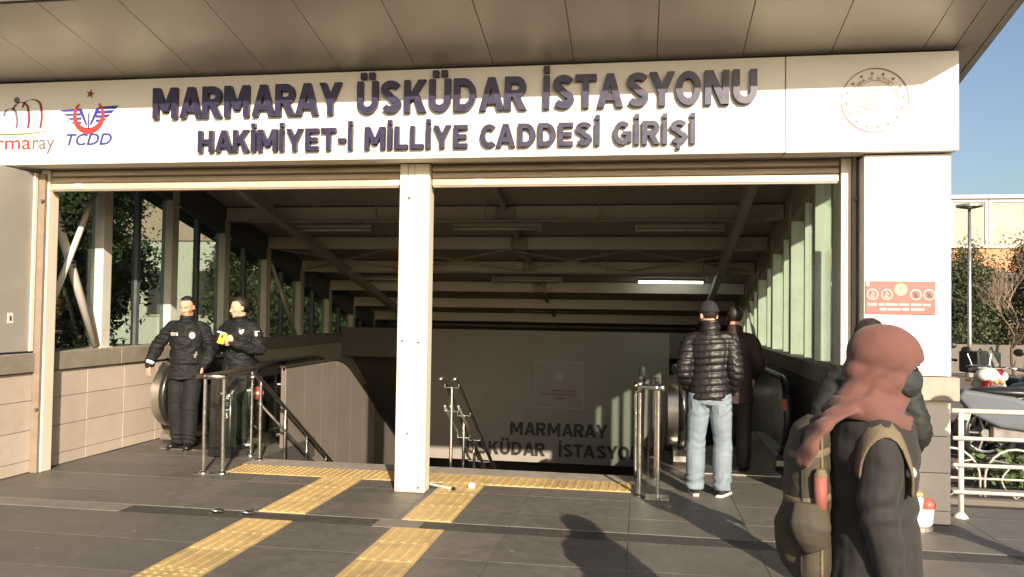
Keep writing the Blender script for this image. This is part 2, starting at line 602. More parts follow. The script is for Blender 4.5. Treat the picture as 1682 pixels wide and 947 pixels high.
def glyph(ch):
    """-> width, list of ('path', pts) centre lines or ('poly', pts) outlines"""
    t, h = T_, T_ / 2
    P = lambda *p: ('path', list(p))
    G = lambda *p: ('poly', list(p))
    dots = []
    base = {'Ü': 'U', 'İ': 'I', 'Ş': 'S'}.get(ch, ch)
    if base == 'M':
        w = 0.93
        out = [G((0, 0), (t, 0), (t, 1), (0, 1)), G((w - t, 0), (w, 0), (w, 1), (w - t, 1)),
               G((0.02, 1), (t + 0.04, 1), (w / 2 + 0.10, 0.22), (w / 2 - 0.10, 0.22)), G((w - 0.02, 1), (w / 2 + 0.10, 0.22), (w / 2 - 0.10, 0.22), (w - t - 0.04, 1))]
    elif base == 'A':
        w = 0.84
        out = [G((0, 0), (t * 1.05, 0), (w / 2 + 0.10, 1), (w / 2 - 0.12, 1)), G((w, 0), (w / 2 + 0.12, 1), (w / 2 - 0.10, 1), (w - t * 1.05, 0)), G((0.2, 0.2), (w - 0.2, 0.2), (w - 0.26, 0.37), (0.26, 0.37))]
    elif base == 'R':
        w = 0.72
        out = [G((0, 0), (t, 0), (t, 1), (0, 1)), P(*([(t * 0.5, 1 - h)] + _el(w - 0.31, 0.69, 0.20, 0.31 - h, 90, -90) + [(t * 0.5, 0.38 + h)])), G((0.27, 0.40), (0.50, 0.42), (w + 0.02, 0), (w - t * 1.15, 0))]
    elif base == 'Y':
        w = 0.80
        out = [G((w / 2 - h, 0), (w / 2 + h, 0), (w / 2 + h, 0.45), (w / 2 - h, 0.45)), G((0, 1), (t * 1.12, 1), (w / 2 + h, 0.42), (w / 2 - h, 0.36)), G((w, 1), (w / 2 + h, 0.36), (w / 2 - h, 0.42), (w - t * 1.12, 1))]
    elif base == 'U':
        w = 0.74
        out = [P(*([(h, 1)] + _el(w / 2, 0.36, w / 2 - h, 0.36 - h, 180, 360) + [(w - h, 1)]))]
    elif base == 'S':
        w = 0.70
        out = [P(*(_el(w / 2, 0.735, w / 2 - h, 0.265 - h, 25, 250, 16) + _el(w / 2, 0.27, w / 2 - h, 0.27 - h, 70, -155, 16)))]
    elif base == 'K':
        w = 0.76
        out = [G((0, 0), (t, 0), (t, 1), (0, 1)), G((w - 0.26, 1), (w, 1), (0.30, 0.36), (0.14, 0.44)), G((0.28, 0.62), (0.46, 0.66), (w + 0.02, 0), (w - 0.26, 0))]
    elif base == 'D':
        w = 0.76
        out = [G((0, 0), (t, 0), (t, 1), (0, 1)), P(*([(t * 0.5, 1 - h)] + _el(w - 0.42, 0.5, 0.42 - h, 0.5 - h, 90, -90, 18) + [(t * 0.5, h)]))]
    elif base == 'I':
        w = t
        out = [G((0, 0), (t, 0), (t, 1), (0, 1))]
    elif base == 'T':
        w = 0.70
        out = [G((w / 2 - h, 0), (w / 2 + h, 0), (w / 2 + h, 1), (w / 2 - h, 1)), G((0, 1 - t * 0.92), (w, 1 - t * 0.92), (w, 1), (0, 1))]
    elif base == 'N':
        w = 0.76
        out = [G((0, 0), (t, 0), (t, 1), (0, 1)), G((w - t, 0), (w, 0), (w, 1), (w - t, 1)), G((0.03, 1), (t + 0.05, 1), (w - 0.03, 0), (w - t - 0.05, 0))]
    elif base == 'O':
        w = 0.80
        out = [P(*_el(w / 2, 0.5, w / 2 - h, 0.5 - h, 0, 360, 28))]
    elif base == 'C':
        w = 0.66
        out = [P(*_el(0.40, 0.5, 0.40 - h, 0.5 - h, 50, 310, 22))]
    elif base == 'G':
        w = 0.76
        out = [P(*(_el(w / 2, 0.5, w / 2 - h, 0.5 - h, 48, 335, 24))), G((w / 2, 0.40), (w, 0.40), (w, 0.57), (w / 2, 0.57)), G((w - t, 0.12), (w, 0.12), (w, 0.5), (w - t, 0.5))]
    elif base == 'H':
        w = 0.74
        out = [G((0, 0), (t, 0), (t, 1), (0, 1)), G((w - t, 0), (w, 0), (w, 1), (w - t, 1)), G((0.1, 0.5 - h), (w - 0.1, 0.5 - h), (w - 0.1, 0.5 + h), (0.1, 0.5 + h))]
    elif base == 'E':
        w = 0.62
        out = [G((0, 0), (t, 0), (t, 1), (0, 1))] + [G((0.1, c), (w - d, c), (w - d, c + t * 0.92), (0.1, c + t * 0.92)) for c, d in ((0, 0), (0.40, 0.05), (1 - t * 0.92, 0))]
    elif base == 'L':
        w = 0.60
        out = [G((0, 0), (t, 0), (t, 1), (0, 1)), G((0.1, 0), (w, 0), (w, t * 0.92), (0.1, t * 0.92))]
    elif base == 'B':
        w = 0.72
        out = [G((0, 0), (t, 0), (t, 1), (0, 1)), P(*([(h, 1 - h)] + _el(w - 0.34, 0.73, 0.20, 0.27 - h, 90, -90) + [(h, 0.5)])), P(*([(h, 0.5 - 0.02)] + _el(w - 0.32, 0.265, 0.21, 0.265 - h, 90, -90) + [(h, h)]))]
    elif base == 'P':
        w = 0.70
        out = [G((0, 0), (t, 0), (t, 1), (0, 1)), P(*([(h, 1 - h)] + _el(w - 0.32, 0.67, 0.21, 0.33 - h, 90, -90) + [(h, 0.34 + h)]))]
    elif base == '-':
        w = 0.34
        out = [G((0, 0.34), (w, 0.34), (w, 0.52), (0, 0.52))]
    else:
        return 0.34, []
    if ch == 'İ':
        out.append(G((0.005, 1.09), (t - 0.005, 1.09), (t - 0.005, 1.29), (0.005, 1.29)))
    if ch == 'Ü':
        for c in (0.22, w - 0.22):
            out.append(G((c - 0.1, 1.08), (c + 0.1, 1.08), (c + 0.1, 1.27), (c - 0.1, 1.27)))
    if ch == 'Ş':
        out.append(G((w / 2 - 0.06, 0.03), (w / 2 + 0.10, 0.03), (w / 2 + 0.06, -0.22), (w / 2 - 0.12, -0.22)))
    return w, out


def glyph_mesh(out, sx, sz, depth, name, m, mside=None):
    q = MB()
    for k, (kind, p) in enumerate(out):
        d0 = 0.0006 * k                    # strokes that cross keep their own plane
        if kind == 'poly':
            q.prism([(x * sx, z * sz) for x, z in p], XZ, d0, depth)
        else:
            n = len(p)
            L, R = [], []
            for i, c in enumerate(p):
                t = Vector(p[min(i + 1, n - 1)]) - Vector(p[max(i - 1, 0)])
                if p[0] == p[-1] or (Vector(p[0]) - Vector(p[-1])).length < 1e-6:
                    t = Vector(p[1]) - Vector(p[-2]) if i in (0, n - 1) else t
                t.normalize()
                nn = Vector((-t.y, t.x)) * (T_ / 2)
                L.append(((c[0] + nn.x) * sx, (c[1] + nn.y) * sz))
                R.append(((c[0] - nn.x) * sx, (c[1] - nn.y) * sz))
            q.strip(L, R, XZ, d0, depth)
    me = q.mesh(name, m)
    if mside:
        me.materials.append(MATS[mside])
        for p in me.polygons:
            if abs(p.normal.y) < 0.5:
                p.material_index = 1
    return me


def letters(text, x0, x1, z0, cap, Y, depth, m, parent, name='letter', mside=None, gap=0.115):
    """one object per letter, fitted between x0 and x1 with capital height cap, front face at Y"""
    tight = {'AY', 'YA', 'AT', 'TA', 'RY', 'SY', 'YO', 'CA', 'ST', 'YU', 'KA', 'AK', 'RA', 'AR'}
    ws = [glyph(c)[0] - (0.085 if text[i:i + 2] in tight else 0.0) for i, c in enumerate(text)]
    total = sum(ws) + gap * (len(text) - 1)
    sx = (x1 - x0) / total
    x = x0
    for ch, w in zip(text, ws):
        out = glyph(ch)[1]
        if out:
            o = bpy.data.objects.new(name, glyph_mesh(out, sx, cap, depth, name, m, mside))
            o.location = (x, Y, z0)
            link(o, parent)
        x += (w + gap) * sx


def text_obj(text, cx, z0, cap, Y, depth, m, parent, name, width=None, offset=0.0, shear=0.0):
    me = text_mesh(text, 1.0, 0.5, offset, name, shear=shear)
    lo, hi = mbounds(me)
    elo, ehi = mbounds(text_mesh('E', 1.0))
    s = cap / (ehi[1] - elo[1])
    kx = (width / (hi[0] - lo[0])) if width else s
    me.transform(Matrix.Translation((-(lo[0] + hi[0]) / 2, 0, 0)))
    me.transform(Matrix.Diagonal((kx, s, depth, 1)))
    me.transform(TEXT_ROT)
    me.materials.clear()
    me.materials.append(MATS[m])
    o = bpy.data.objects.new(name, me)
    o.location = (cx, Y + depth / 2, z0)
    return link(o, parent)


XZ = lambda u, v, d: (u, d, v)
YZ = lambda u, v, d: (d, u, v)


# ================================================================== SETTING
def zr(Y):
    """underside of the roof: one plane that falls towards the back"""
    return 3.72 - 0.225 * (Y - 7.1)


XL, XR = -5.87, 1.78            # inner faces of the side walls
STAIR_Y = 8.15

# ---- ground sheet with the stairwell opening
g = MB()
xs = [-400, XL, XR, 400]
ys = [-200, STAIR_Y, 24.0, 700]
for i in range(3):
    for j in range(3):
        if i == 1 and j == 1:
            continue
        g.add([(xs[i], ys[j], -0.010), (xs[i + 1], ys[j], -0.010), (xs[i + 1], ys[j + 1], -0.010), (xs[i], ys[j + 1], -0.010)], [(0, 1, 2, 3)])
tag(g.build('ground', 'ground', fixn=False), kind='structure')

pave = bpy.data.objects.new('pavement', MB().box(-9.7, 6.9, 1.0, STAIR_Y, -0.30, -0.007).mesh('pavement', 'paving_joint'))
link(pave)
tag(pave, kind='structure')
slab_cache = {}


def slab(x0, x1, y0, y1, m='paving', parent=pave, top=0.0, gap=0.0014, name='paving_slab'):
    w, d = round(x1 - x0 - 2 * gap, 4), round(y1 - y0 - 2 * gap, 4)
    k = (w, d, m)
    if k not in slab_cache:
        slab_cache[k] = MB().box(-w / 2, w / 2, -d / 2, d / 2, -0.04, 0.0).mesh(name, m, bevel=0.0025)
    o = bpy.data.objects.new(name, slab_cache[k])
    o.location = ((x0 + x1) / 2, (y0 + y1) / 2, top + random.uniform(-0.0012, 0.0006))
    return link(o, parent)


ybound = [1.30, 1.95, 2.60, 3.25, 3.90, 4.55, 5.20, 5.85, 6.08, 6.50, 7.10, 7.70, STAIR_Y]
for r_, (ya, yb) in enumerate(zip(ybound[:-1], ybound[1:])):
    if ya == 5.85:
        continue
    x = -7.27 - 0.9
    while x < 6.1:
        xb = x + 0.9
        if yb > 6.5 and x < XL - 0.35 and xb < XL:
            x = xb
            continue
        slab(x, xb, ya, yb)
        x = xb
# drain channel across the front: broken pale covers on the left, dark covers further right
x = -7.2
while x < 6.0:
    w = random.choice((0.30, 0.36, 0.44))
    c = x + w / 2
    pale = (c < -4.1) or (-1.9 < c < -1.6)
    m = 'drain_pale' if pale else 'drain_dark'
    if 'drain_dark' not in MATS:
        mat('drain_pale', (0.165, 0.145, 0.12), 0.75, var=0.25, scale=12, bump=0.4, bscale=60, dirt=0.7, dscale=6, dcol=(0.07, 0.06, 0.05))
        mat('drain_dark', (0.042, 0.036, 0.031), 0.7, var=0.3, scale=14, bump=0.4, bscale=60, dirt=0.5, dscale=5, dcol=(0.09, 0.08, 0.07))
    slab(x, x + w, 5.86, 6.07, m, top=-0.004 if not pale else -0.001, name='drain_cover')
    x += w
# two steel lifting rings in the channel
for xx in (-3.33, -3.07):
    t = thing('lifting_ring', 'bent steel lifting ring in the drain channel, %s of the two' % ('left' if xx < -3.2 else 'right'), 'ring', (xx, 5.96, 0.0))
    m = MB()
    m.tube([Vector((xx + 0.055 * math.cos(a), 5.96 + 0.05 * math.sin(a), 0.012 + 0.02 * abs(math.sin(a)))) for a in [i * 0.45 - 1.9 for i in range(10)]], 0.009, 6)
    m.build('ring', 'steel', t, smooth=True)
    MB().box(xx - 0.05, xx - 0.02, 5.94, 5.98, -0.004, 0.014).build('anchor', 'steel', t, bevel=0.003)

# ---- tactile paving
TS = 0.40


def tactile_mesh(kind):
    m = MB().box(-TS / 2 + 0.002, TS / 2 - 0.002, -TS / 2 + 0.002, TS / 2 - 0.002, -0.003, 0.006)
    if kind == 'bar':
        for i in range(5):
            c = -TS / 2 + (i + 0.5) * TS / 5
            p = [(-TS / 2 + 0.012, 0.006), (-TS / 2 + 0.02, 0.0115), (TS / 2 - 0.02, 0.0115), (TS / 2 - 0.012, 0.006)]
            m.add([(c - 0.018, p[0][0], 0.006), (c + 0.018, p[0][0], 0.006), (c + 0.011, p[1][0], 0.0115), (c - 0.011, p[1][0], 0.0115),
                   (c - 0.011, p[2][0], 0.0115), (c + 0.011, p[2][0], 0.0115), (c + 0.018, p[3][0], 0.006), (c - 0.018, p[3][0], 0.006)],
                  [(0, 1, 2, 3), (3, 2, 5, 4), (4, 5, 6, 7), (0, 3, 4, 7), (1, 6, 5, 2)])
    else:
        for i in range(6):
            for j in range(6):
                cx, cy = -TS / 2 + (i + 0.5) * TS / 6, -TS / 2 + (j + 0.5) * TS / 6
                b = len(m.v)
                for rr, zz in ((0.017, 0.006), (0.010, 0.0112)):
                    for k in range(6):
                        m.v.append((cx + rr * math.cos(k * math.pi / 3), cy + rr * math.sin(k * math.pi / 3), zz))
                for k in range(6):
                    m.f.append((b + k, b + (k + 1) % 6, b + 6 + (k + 1) % 6, b + 6 + k))
                m.f.append(tuple(b + 6 + k for k in range(6)))
    return m.mesh('tactile_tile', 'yellow_tactile', fixn=False)


TBAR, TDOT = tactile_mesh('bar'), tactile_mesh('dot')


def tactile(x, y, me):
    o = bpy.data.objects.new('tactile_tile', me)
    o.location = (x, y, 0.001 + random.uniform(0, 0.0008))
    return link(o, pave)


for xc in (-2.825, -1.625):
    for k in range(3):                       # three tiles between the landing strip and the drain channel
        o = tactile(xc, 7.43 - 0.225 - 0.45 * k, TBAR)
        o.scale.y = 1.125
    y = 5.845 - TS / 2
    while y > 1.6:
        tactile(xc, y, TDOT if (xc < -2 and abs(y - 4.43) < 0.2) else TBAR)
        y -= TS
for i in range(10):
    xc = -3.86 + i * TS
    tactile(xc, 7.43 + TS / 2 + 0.002, TDOT if xc < -2.2 else TBAR)
x = -4.1
while x < -0.01:
    slab(x, x + 0.82, 7.845, STAIR_Y + 0.02, 'nosing_stone', top=0.0045, name='nosing_slab')
    x += 0.82

# ---- stairs and the well they go down
stairs = MB().box(-4.1, 0.0, STAIR_Y + 0.02, STAIR_Y + 0.04, -0.4, -0.05).build('stairs', 'concrete_dark')
tag(stairs, kind='structure')
smesh = MB().box(-2.05, 2.05, 0, 0.30, -0.17, 0).mesh('stair_step', 'step_stone', bevel=0.006)
for i in range(36):
    o = bpy.data.objects.new('stair_step', smesh)
    o.location = (-2.05, STAIR_Y + 0.022 + i * 0.28, -0.17 * (i + 1))
    link(o, stairs)
well = MB()
well.box(XL - 0.25, XL, STAIR_Y, 24, -9, -0.02)
well.box(XR, XR + 0.2, STAIR_Y, 24, -9, -0.02)
well.box(XL - 0.25, XR + 0.2, 24, 24.3, -9, 0)
well.box(XL - 0.25, XR + 0.2, STAIR_Y, 24, -9.3, -9)
well.box(XL, XR, STAIR_Y - 0.25, STAIR_Y - 0.002, -9, -0.32)
for xa, xb, z0 in ((-4.1, 0.55, -1.24), (XL, -4.12, 0.90), (0.56, XR, 0.90)):
    za, zb = z0, z0 - 5.8
    well.add([(xa, 15.43, za), (xb, 15.43, za), (xb, 24, zb), (xa, 24, zb), (xa, 15.43, za + 0.16), (xb, 15.43, za + 0.16), (xb, 24, zb + 0.16), (xa, 24, zb + 0.16)],
             [(0, 3, 2, 1), (4, 5, 6, 7), (0, 1, 5, 4), (2, 3, 7, 6), (0, 4, 7, 3), (1, 2, 6, 5)])
tag(well.build('stairwell', 'concrete_dark'), kind='structure')
fl = MB()
fl.box(XL, -4.1, STAIR_Y, 9.75, -0.25, -0.008)
fl.box(0.0, XR, STAIR_Y, 9.75, -0.25, -0.008)
landing = tag(fl.build('landing_floor', 'paving_joint'), kind='structure')
for xa, xb in ((XL, -4.98), (-4.98, -4.1), (0.0, 0.89), (0.89, XR)):
    for ya, yb in ((STAIR_Y, 8.7), (8.7, 9.3), (9.3, 9.75)):
        slab(xa, xb, ya, yb, parent=landing)

# ================================================================== STATION BUILDING
bld = thing('station_entrance', 'cream and white covered station entrance with sloping roof over stairs and escalators', 'station', (-2.0, 7.1, 0))

# left wall: core, tiles, ledge, grey panel
lw = MB().box(XL - 0.25, XL - 0.018, 5.9, 18.6, 0.0, 0.975).build('side_wall', 'tile_joint', bld)
rows = [(0.004, 0.12), (0.12, 0.41), (0.41, 0.70), (0.70, 0.972)]
tile_cache = {}


def tile(parent, axis, u0, u1, z0, z1, at, m, out, name='wall_tile', gap=0.0028, th=0.02):
    w, h = round(u1 - u0 - 2 * gap, 4), round(z1 - z0 - 2 * gap, 4)
    k = (axis, w, h, m, out)
    if k not in tile_cache:
        q = MB()
        if axis == 'x':     # lies in a plane of constant X
            q.box(-th if out > 0 else 0, 0 if out > 0 else th, -w / 2, w / 2, -h / 2, h / 2)
        else:
            q.box(-w / 2, w / 2, 0, th, -h / 2, h / 2)
        tile_cache[k] = q.mesh(name, m, bevel=0.002)
    o = bpy.data.objects.new(name, tile_cache[k])
    j = random.uniform(-0.0008, 0.0008)
    o.location = (at + j, (u0 + u1) / 2, (z0 + z1) / 2) if axis == 'x' else ((u0 + u1) / 2, at + j, (z0 + z1) / 2)
    return link(o, parent)


y = 5.92
while y < 12.5:
    for za, zb in rows:
        tile(lw, 'x', y, y + 0.62, za, zb, XL, 'wall_tile', 1)
    y += 0.62
MB().box(XL - 0.02, XL, y + 0.001, 18.49, 0.0, 0.97).build('wall_facing', 'wall_tile', lw)
y = 5.9
led = MB().box(XL - 0.28, XL - 0.03, 5.9, 18.5, 0.977, 1.10).build('window_ledge', 'tile_joint', bld)
while y < 18.0:
    MB().box(XL - 0.27, XL + 0.03, y + 0.003, min(y + 1.197, 18.49), 0.979, 1.165 + random.uniform(-0.002, 0.002)).build('ledge_stone', 'ledge_stone', led, bevel=0.006)
    y += 1.2
gp = MB().box(XL - 0.14, XL - 0.004, 5.9, 6.965, 1.185, 2.93).build('grey_panel', 'grey_panel', bld, bevel=0.004)
MB().box(XL - 0.004, XL + 0.014, 6.93, 6.972, 1.185, 2.93).build('edge_profile', 'cream_paint', gp, bevel=0.003)
MB().box(XL - 0.003, XL - 0.001, 6.655, 6.725, 1.46, 1.56).build('sticker', 'white_sticker', gp)
MB().box(XL - 0.0005, XL + 0.0005, 6.68, 6.705, 1.485, 1.53).build('sticker_print', 'notice_dark', gp)

# posts of the shutters
post = MB().box(-5.865, -5.775, 7.02, 7.16, 0.0, 2.975).build('shutter_post', 'cream_paint', bld, bevel=0.004)
MB().box(-5.866, -5.79, 6.98, 7.018, 0.0, 2.93).build('guide_channel', 'brown_profile', post, bevel=0.003)
for zz in (0.62, 2.66):
    MB().tube([(-5.80, 6.95, zz), (-5.80, 6.98, zz)], 0.016, 8).build('bolt', 'dark_joint', post)
post = MB().box(-2.175, -1.895, 6.99, 7.16, 0.0, 2.975).build('shutter_post', 'cream_paint', bld, bevel=0.006)
for xa, xb in ((-2.168, -2.095), (-2.088, -2.036), (-2.029, -1.902)):
    MB().box(xa, xb, 6.978, 6.992, 0.012, 2.972).build('cover_strip', 'cream_paint', post, bevel=0.003)
for zz, xx in ((0.53, -2.06), (2.66, -2.08), (1.35, -1.97), (1.36, -2.12), (0.05, -1.95)):
    MB().sphere((xx, 6.975, zz), (0.014, 0.008, 0.011), seg=8, ring=6).build('bolt', 'dark_joint', post)
post = MB().box(1.66, 1.742, 7.02, 7.16, 0.0, 2.975).build('shutter_post', 'cream_paint', bld, bevel=0.004)
MB().box(1.745, 1.772, 6.98, 7.14, 0.0, 2.97).build('guide_channel', 'brown_profile', post, bevel=0.003)
MB().tube([(1.757, 6.95, 2.62), (1.757, 6.98, 2.62)], 0.016, 8).build('bolt', 'dark_joint', post)
MB().box(-6.7, 2.44, 6.96, 7.22, 2.98, zr(7.22)).build('lintel', 'deck_paint', bld)

# right pillar
pil = MB().box(1.80, 2.43, 6.845, 7.55, 0.0, 2.96).build('pillar', 'tile_joint', bld)
MB().box(1.792, 2.448, 6.822, 7.56, 1.178, 2.955).build('pillar_panel', 'white_panel', pil, bevel=0.004)
MB().box(1.785, 2.095, 6.772, 7.60, 0.985, 1.170).build('ledge_stone', 'pale_stone', pil, bevel=0.006)
MB().box(2.099, 2.495, 6.772, 7.60, 0.985, 1.170).build('ledge_stone', 'pale_stone', pil, bevel=0.006)
for za, zb in [(0.004, 0.11), (0.11, 0.41), (0.41, 0.70), (0.70, 0.983)]:
    for xa, xb in ((1.80, 2.11), (2.11, 2.447)):
        tile(pil, 'y', xa, xb, za, zb, 6.825, 'pillar_tile', 1)
    tile(pil, 'x', 6.85, 7.20, za, zb, 2.45, 'pillar_tile', 1)
    tile(pil, 'x', 7.20, 7.55, za, zb, 2.45, 'pillar_tile', 1)

# right wall and ledge
rw = MB().box(XR, XR + 0.22, 7.17, 18.6, 0.0, 0.975).build('side_wall', 'cladding', bld)
led = MB().box(XR + 0.02, XR + 0.20, 7.17, 18.5, 0.977, 1.10).build('window_ledge', 'tile_joint', bld)
y = 7.17
while y < 18.0:
    MB().box(XR - 0.04, XR + 0.26, y + 0.003, min(y + 1.197, 18.49), 0.979, 1.165).build('ledge_stone', 'ledge_stone', led, bevel=0.006)
    y += 1.2

# window columns, mullions, panes
CY_L = [8.15 + 1.32 * i for i in range(8)]
CY_R = [7.60 + 1.37 * i for i in range(8)]
DIRT = 0.0


def pane(name, X, y0, y1, z0, m):
    q = MB()
    vs = []
    for xx in (X - 0.005, X + 0.005):
        vs += [(xx, y0, z0), (xx, y1, z0), (xx, y1, zr(y1) - 0.2), (xx, y0, zr(y0) - 0.2)]
    q.add(vs, [(0, 1, 2, 3), (7, 6, 5, 4), (0, 4, 5, 1), (1, 5, 6, 2), (2, 6, 7, 3), (3, 7, 4, 0)])
    return q.build(name, m, bld)


def slant(q, x0, x1, y0, y1, z0, dz=0.0):
    """upright that ends against the sloping roof"""
    return q.add([(x0, y0, z0), (x1, y0, z0), (x1, y1, z0), (x0, y1, z0),
                  (x0, y0, zr(y0) - dz), (x1, y0, zr(y0) - dz), (x1, y1, zr(y1) - dz), (x0, y1, zr(y1) - dz)],
                 [(0, 3, 2, 1), (4, 5, 6, 7), (0, 1, 5, 4), (1, 2, 6, 5), (2, 3, 7, 6), (3, 0, 4, 7)])


for i, yc in enumerate(CY_L):
    c = slant(MB(), XL - 0.22, XL - 0.07, yc - 0.075, yc + 0.075, 1.165).build('column', 'column_paint', bld, bevel=0.004)
    MB().box(XL - 0.235, XL - 0.055, yc - 0.09, yc + 0.09, zr(yc) - 0.26, zr(yc) - 0.235).build('cap_plate', 'column_paint', c)
    MB().box(XL - 0.24, XL - 0.05, yc - 0.1, yc + 0.1, 1.163, 1.18).build('base_plate', 'column_paint', c)
    ya, yb = yc + 0.08, (CY_L[i + 1] if i < 7 else 18.45) - 0.08
    ym = (ya + yb) / 2
    slant(MB(), XL - 0.20, XL - 0.13, ym - 0.03, ym + 0.03, 1.165, 0.2).build('mullion', 'mullion_grey', bld)
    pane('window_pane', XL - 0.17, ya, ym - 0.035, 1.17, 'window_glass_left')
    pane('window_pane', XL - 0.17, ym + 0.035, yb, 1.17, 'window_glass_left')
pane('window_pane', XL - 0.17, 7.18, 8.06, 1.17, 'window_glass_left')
for i, yc in enumerate(CY_R):
    c = slant(MB(), XR + 0.06, XR + 0.22, yc - 0.07, yc + 0.07, 1.165).build('column', 'column_paint', bld, bevel=0.004)
    ya, yb = yc + 0.08, (CY_R[i + 1] if i < 7 else 18.45) - 0.08
    ym = (ya + yb) / 2
    slant(MB(), XR + 0.10, XR + 0.17, ym - 0.03, ym + 0.03, 1.165, 0.2).build('mullion', 'column_paint', bld)
    pane('window_pane', XR + 0.15, ya, ym - 0.035, 1.17, 'window_glass')
    pane('window_pane', XR + 0.15, ym + 0.035, yb, 1.17, 'window_glass')
# diagonal braces in the first left bay, with stencilled marks
b1 = MB().tube([(XL - 0.10, 7.22, 2.86), (XL - 0.10, 8.02, 1.20)], 0.045, 12).build('brace', 'beam_paint', bld, smooth=True)
MB().tube([(XL - 0.04, 7.22, 1.55), (XL - 0.04, 7.92, 2.98)], 0.032, 12).build('brace', 'beam_paint', bld, smooth=True)
for f_ in (0.22, 0.44):
    for k in range(3):
        p = Vector((XL - 0.10, 7.22, 2.86)).lerp(Vector((XL - 0.10, 8.02, 1.20)), f_ + k * 0.024)
        MB().box(p.x + 0.037, p.x + 0.048, p.y - 0.028, p.y + 0.022, p.z - 0.012, p.z + 0.010).build('stencil_mark', 'notice_dark', b1)
# one brace further down on each side
MB().tube([(XL - 0.09, 12.2, 2.4), (XL - 0.09, 13.2, 1.2)], 0.03, 10).build('brace', 'beam_paint', bld, smooth=True)
MB().tube([(XR + 0.05, 13.2, 1.2), (XR + 0.05, 14.3, 1.95)], 0.03, 10).build('brace', 'beam_paint', bld, smooth=True)

# roof deck, beams, purlins
roof = MB()
yA, yB = 5.57, 18.9
for (xa, xb, d0, d1) in ((-6.78, 2.66, 0.20, 0.30),):
    roof.add([(xa, yA, zr(yA) + d0), (xb, yA, zr(yA) + d0), (xb, yB, zr(yB) + d0), (xa, yB, zr(yB) + d0),
              (xa, yA, zr(yA) + d1), (xb, yA, zr(yA) + d1), (xb, yB, zr(yB) + d1), (xa, yB, zr(yB) + d1)],
             [(0, 3, 2, 1), (4, 5, 6, 7), (0, 1, 5, 4), (1, 2, 6, 5), (2, 3, 7, 6), (3, 0, 4, 7)])
roof = roof.build('roof', 'deck_paint', bld)


def along(q, x0, x1, y0, y1, d0, d1):
    """bar that follows the roof slope, d measured up from the roof plane"""
    return q.add([(x0, y0, zr(y0) + d0), (x1, y0, zr(y0) + d0), (x1, y1, zr(y1) + d0), (x0, y1, zr(y1) + d0),
                  (x0, y0, zr(y0) + d1), (x1, y0, zr(y0) + d1), (x1, y1, zr(y1) + d1), (x0, y1, zr(y1) + d1)],
                 [(0, 3, 2, 1), (4, 5, 6, 7), (0, 1, 5, 4), (1, 2, 6, 5), (2, 3, 7, 6), (3, 0, 4, 7)])


for yc in CY_L:
    bm_ = MB().box(XL - 0.06, XR + 0.05, yc - 0.075, yc + 0.075, zr(yc), zr(yc) + 0.19).build('beam', 'beam_paint', roof, bevel=0.004)
for (xa, xb) in ((XL - 0.205, XL - 0.075), (XR + 0.065, XR + 0.215)):
    along(MB(), xa, xb, 7.2, 18.5, -0.20, 0.195).build('eaves_beam', 'mullion_grey' if xa < 0 else 'deck_paint', roof)


def roof_hit(x, y, d=0.0):
    r_ = ray(x, y)
    t = (3.72 + 0.225 * 7.1 + d - H) / (r_.z + 0.225 * r_.y)
    return Vector((0, 0, H)) + r_ * t


xp = roof_hit(500, 388, -0.05).x
xq = roof_hit(1200, 400, -0.05).x
for xx in (xp, xq):
    along(MB(), xx - 0.05, xx + 0.05, 7.25, 18.4, -0.13, -0.003).build('purlin', 'deck_paint', roof)
xm = roof_hit(820, 340).x
for yc in CY_L[1:6]:
    q = MB().box(xm - 0.10, xm + 0.10, yc - 0.10, yc - 0.078, zr(yc) + 0.0, zr(yc) + 0.17)
    q.box(xm - 0.13, xm - 0.10, yc - 0.13, yc - 0.078, zr(yc) - 0.02, zr(yc) + 0.18)
    q.box(xm + 0.10, xm + 0.13, yc - 0.13, yc - 0.078, zr(yc) - 0.02, zr(yc) + 0.18)
    q.build('bracket', 'deck_paint', roof)
along(MB(), xm - 0.03, xm + 0.03, 7.25, 18.4, 0.10, 0.198).build('purlin', 'deck_paint', roof)
# flat cross bracing in one bay, plus a pipe and its hangers
ya, yb = CY_L[3] + 0.08, CY_L[4] - 0.08
for k in range(4):
    xa = -5.85 + k * 1.9
    for s_ in (0, 1):
        MB().tube([(xa + 1.9 * s_, ya, zr(ya) + 0.02), (xa + 1.9 * (1 - s_), yb, zr(yb) + 0.02)], 0.016, 6).build('cross_brace', 'deck_paint', roof)
for yc in (10.62, 13.2):
    MB().tube([(XL + 0.3, yc, zr(yc) - 0.06), (XR - 0.2, yc, zr(yc) - 0.06)], 0.018, 8).build('pipe', 'deck_paint', roof)
    for k in range(5):
        MB().box(-5.2 + k * 1.55, -5.18 + k * 1.55, yc - 0.01, yc + 0.01, zr(yc) - 0.05, zr(yc) + 0.2).build('pipe_hanger', 'deck_paint', roof)

